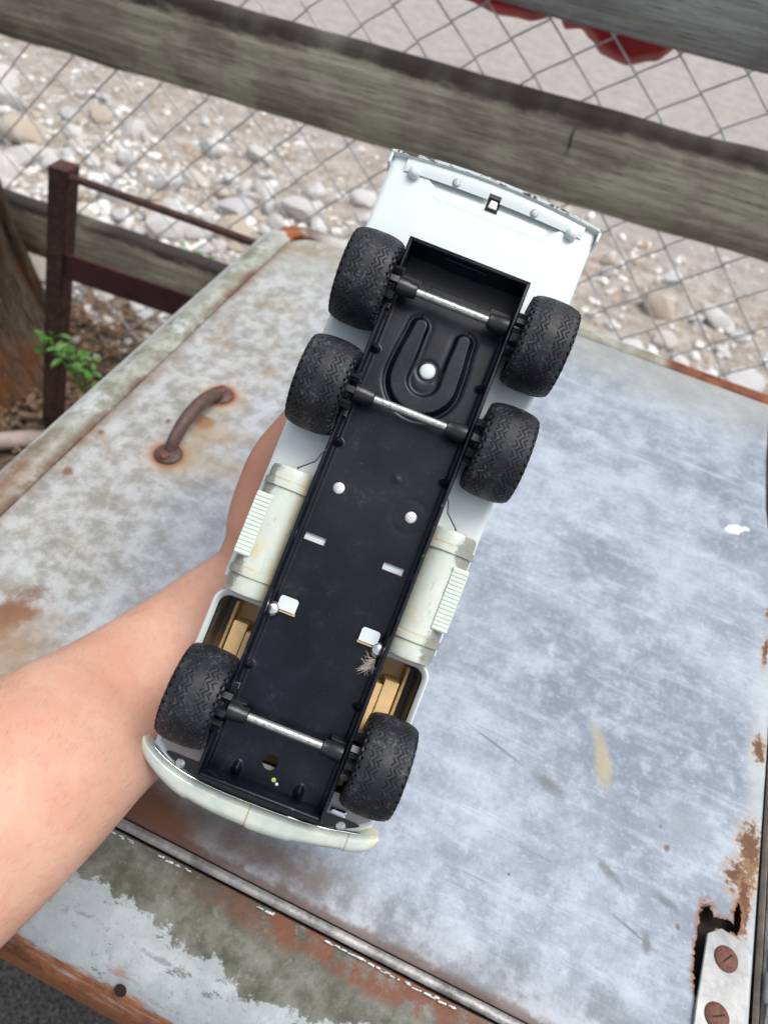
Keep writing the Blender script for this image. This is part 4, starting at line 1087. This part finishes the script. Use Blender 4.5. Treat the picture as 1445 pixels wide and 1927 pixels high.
# ================================================================== ARM AND HAND
CB = Vector((.1427, -.6347, .7594))       # direction from the arm towards the eye: wide side of the arm faces it
def limb(mb_, pts, flat, n=28, endcap=True):
    P = [Vector(p[:3]) for p in pts]; Rr = [p[3] for p in pts]
    # resample with Catmull-Rom
    fine = []
    for i in range(len(P) - 1):
        p0, p1, p2, p3 = P[max(i - 1, 0)], P[i], P[i + 1], P[min(i + 2, len(P) - 1)]
        for k in range(8):
            t_ = k / 8; fine.append((.5 * ((2 * p1) + (p2 - p0) * t_ + (2 * p0 - 5 * p1 + 4 * p2 - p3) * t_ ** 2 + (3 * p1 - p0 - 3 * p2 + p3) * t_ ** 3), Rr[i] + (Rr[i + 1] - Rr[i]) * t_))
    fine.append((P[-1], Rr[-1])); rings = []
    if endcap:
        T = (fine[-1][0] - fine[-2][0]).normalized()
        for a in (.45, .8, .95): fine.append((fine[-1][0] + T * Rr[-1] * .32, Rr[-1] * math.sqrt(1 - a * a)))
    for i, (p, r) in enumerate(fine):
        T = (fine[min(i + 1, len(fine) - 1)][0] - fine[max(i - 1, 0)][0]).normalized()
        Wd = T.cross(CB).normalized(); Nn = Wd.cross(T).normalized()
        fl = flat(i / (len(fine) - 1)) if callable(flat) else flat
        rings.append([p + (Wd * math.cos(a) + Nn * math.sin(a) * fl) * r for a in [2 * math.pi * k / n for k in range(n)]])
    mb_.loft(rings, cap=True)
hm = MB()
arm_pts = [(-0.2014, -0.0549, 0.8667, 0.0545), (-0.1847, -0.0058, 0.8717, 0.0525), (-0.1679, 0.0368, 0.8778, 0.0505), (-0.1588, 0.0693, 0.8769, 0.0485), (-0.1562, 0.0959, 0.8657, 0.047), (-0.1527, 0.1245, 0.8521, 0.0445), (-0.1406, 0.1735, 0.846, 0.039), (-0.1237, 0.2274, 0.851, 0.0337), (-0.1174, 0.2382, 0.8575, 0.033)]
limb(hm, arm_pts, lambda t_: .86 - .16 * t_)
limb(hm, [(-0.1299, 0.214, 0.8449, 0.028), (-0.121, 0.2313, 0.8551, 0.031), (-0.1136, 0.2442, 0.8698, 0.038), (-0.0993, 0.2633, 0.8922, 0.041), (-0.0875, 0.2809, 0.9061, 0.041), (-0.0795, 0.2923, 0.9141, 0.036)], lambda t_: .62 - .27 * t_)
limb(hm, [(-0.1208, 0.2439, 0.8682, 0.018), (-0.1324, 0.2555, 0.8854, 0.02), (-0.1364, 0.2726, 0.9083, 0.0165), (-0.1361, 0.2839, 0.9216, 0.0145), (-0.1311, 0.2991, 0.936, 0.012), (-0.1268, 0.3155, 0.9489, 0.011), (-0.1249, 0.3277, 0.9575, 0.009)], .9)
FING = [[(-0.1253, 0.2864, 0.9177, 0.011), (-0.1161, 0.3023, 0.9293, 0.01), (-0.0993, 0.33, 0.9506, 0.0088), (-0.0894, 0.3432, 0.9644, 0.008), (-0.0822, 0.3511, 0.9743, 0.0065)],
[(-0.1016, 0.2799, 0.9079, 0.011), (-0.0924, 0.2958, 0.9194, 0.01), (-0.0739, 0.3264, 0.9428, 0.0088), (-0.0633, 0.3412, 0.9578, 0.008), (-0.0557, 0.3502, 0.9685, 0.0065)],
[(-0.0778, 0.2734, 0.898, 0.011), (-0.0686, 0.2893, 0.9096, 0.01), (-0.0515, 0.3176, 0.9313, 0.0088), (-0.0419, 0.3313, 0.9455, 0.008), (-0.0349, 0.3395, 0.9557, 0.0065)],
[(-0.0563, 0.2676, 0.8891, 0.011), (-0.0471, 0.2836, 0.9007, 0.01), (-0.0337, 0.3056, 0.9179, 0.0088), (-0.0262, 0.3159, 0.9297, 0.008), (-0.0208, 0.3219, 0.9383, 0.0065)]]
for f in FING: limb(hm, f, .9, 16)
tmp = bpy.data.objects.new('tmp', hm.mesh('tmp', M_skin, None)); COL.objects.link(tmp)
md = tmp.modifiers.new('r', 'REMESH'); md.mode = 'VOXEL'; md.voxel_size = .0017; md.use_smooth_shade = True
ms = tmp.modifiers.new('s', 'SMOOTH'); ms.factor = .6; ms.iterations = 14
dg = bpy.context.evaluated_depsgraph_get(); dg.update()
skin_me = bpy.data.meshes.new_from_object(tmp.evaluated_get(dg)); bpy.data.objects.remove(tmp)
skin_me.name = 'body'
if not skin_me.materials: skin_me.materials.append(M_skin)
pe = thing('person', 'bare left forearm and hand holding the toy truck from below', 'person', (0, 0, 0))
obj_from('body', skin_me, pe)
# fine arm hair
m = MB(); q = random.Random(4); skin_me.calc_loop_triangles()
vco = np.empty(len(skin_me.vertices) * 3); skin_me.vertices.foreach_get('co', vco); vco = vco.reshape(-1, 3)
vno = np.empty(len(skin_me.vertices) * 3); skin_me.vertices.foreach_get('normal', vno); vno = vno.reshape(-1, 3)
adir = Vector((.02, .16, -.05)).normalized()
sel = [i for i in range(len(vco)) if vco[i][1] < .225 and vno[i] @ np.array(CB) > -.1]
for i in q.sample(sel, min(1500, len(sel))):
    p = Vector(vco[i]); n_ = Vector(vno[i]); L = q.uniform(.002, .005); d = (adir + Vector((-1, 0, -.2)) * .5 + Vector((q.uniform(-1, 1), q.uniform(-1, 1), q.uniform(-1, 1))) * .35); d = (d - n_ * d.dot(n_)).normalized()
    m.tube([p, p + d * L * .5 + n_ * L * .22, p + d * L + n_ * L * .2], [.000032, .000026, .00001], 3, cap=False)
o = m.build('arm_hair', M_hair, pe, None); o['kind'] = 'stuff'
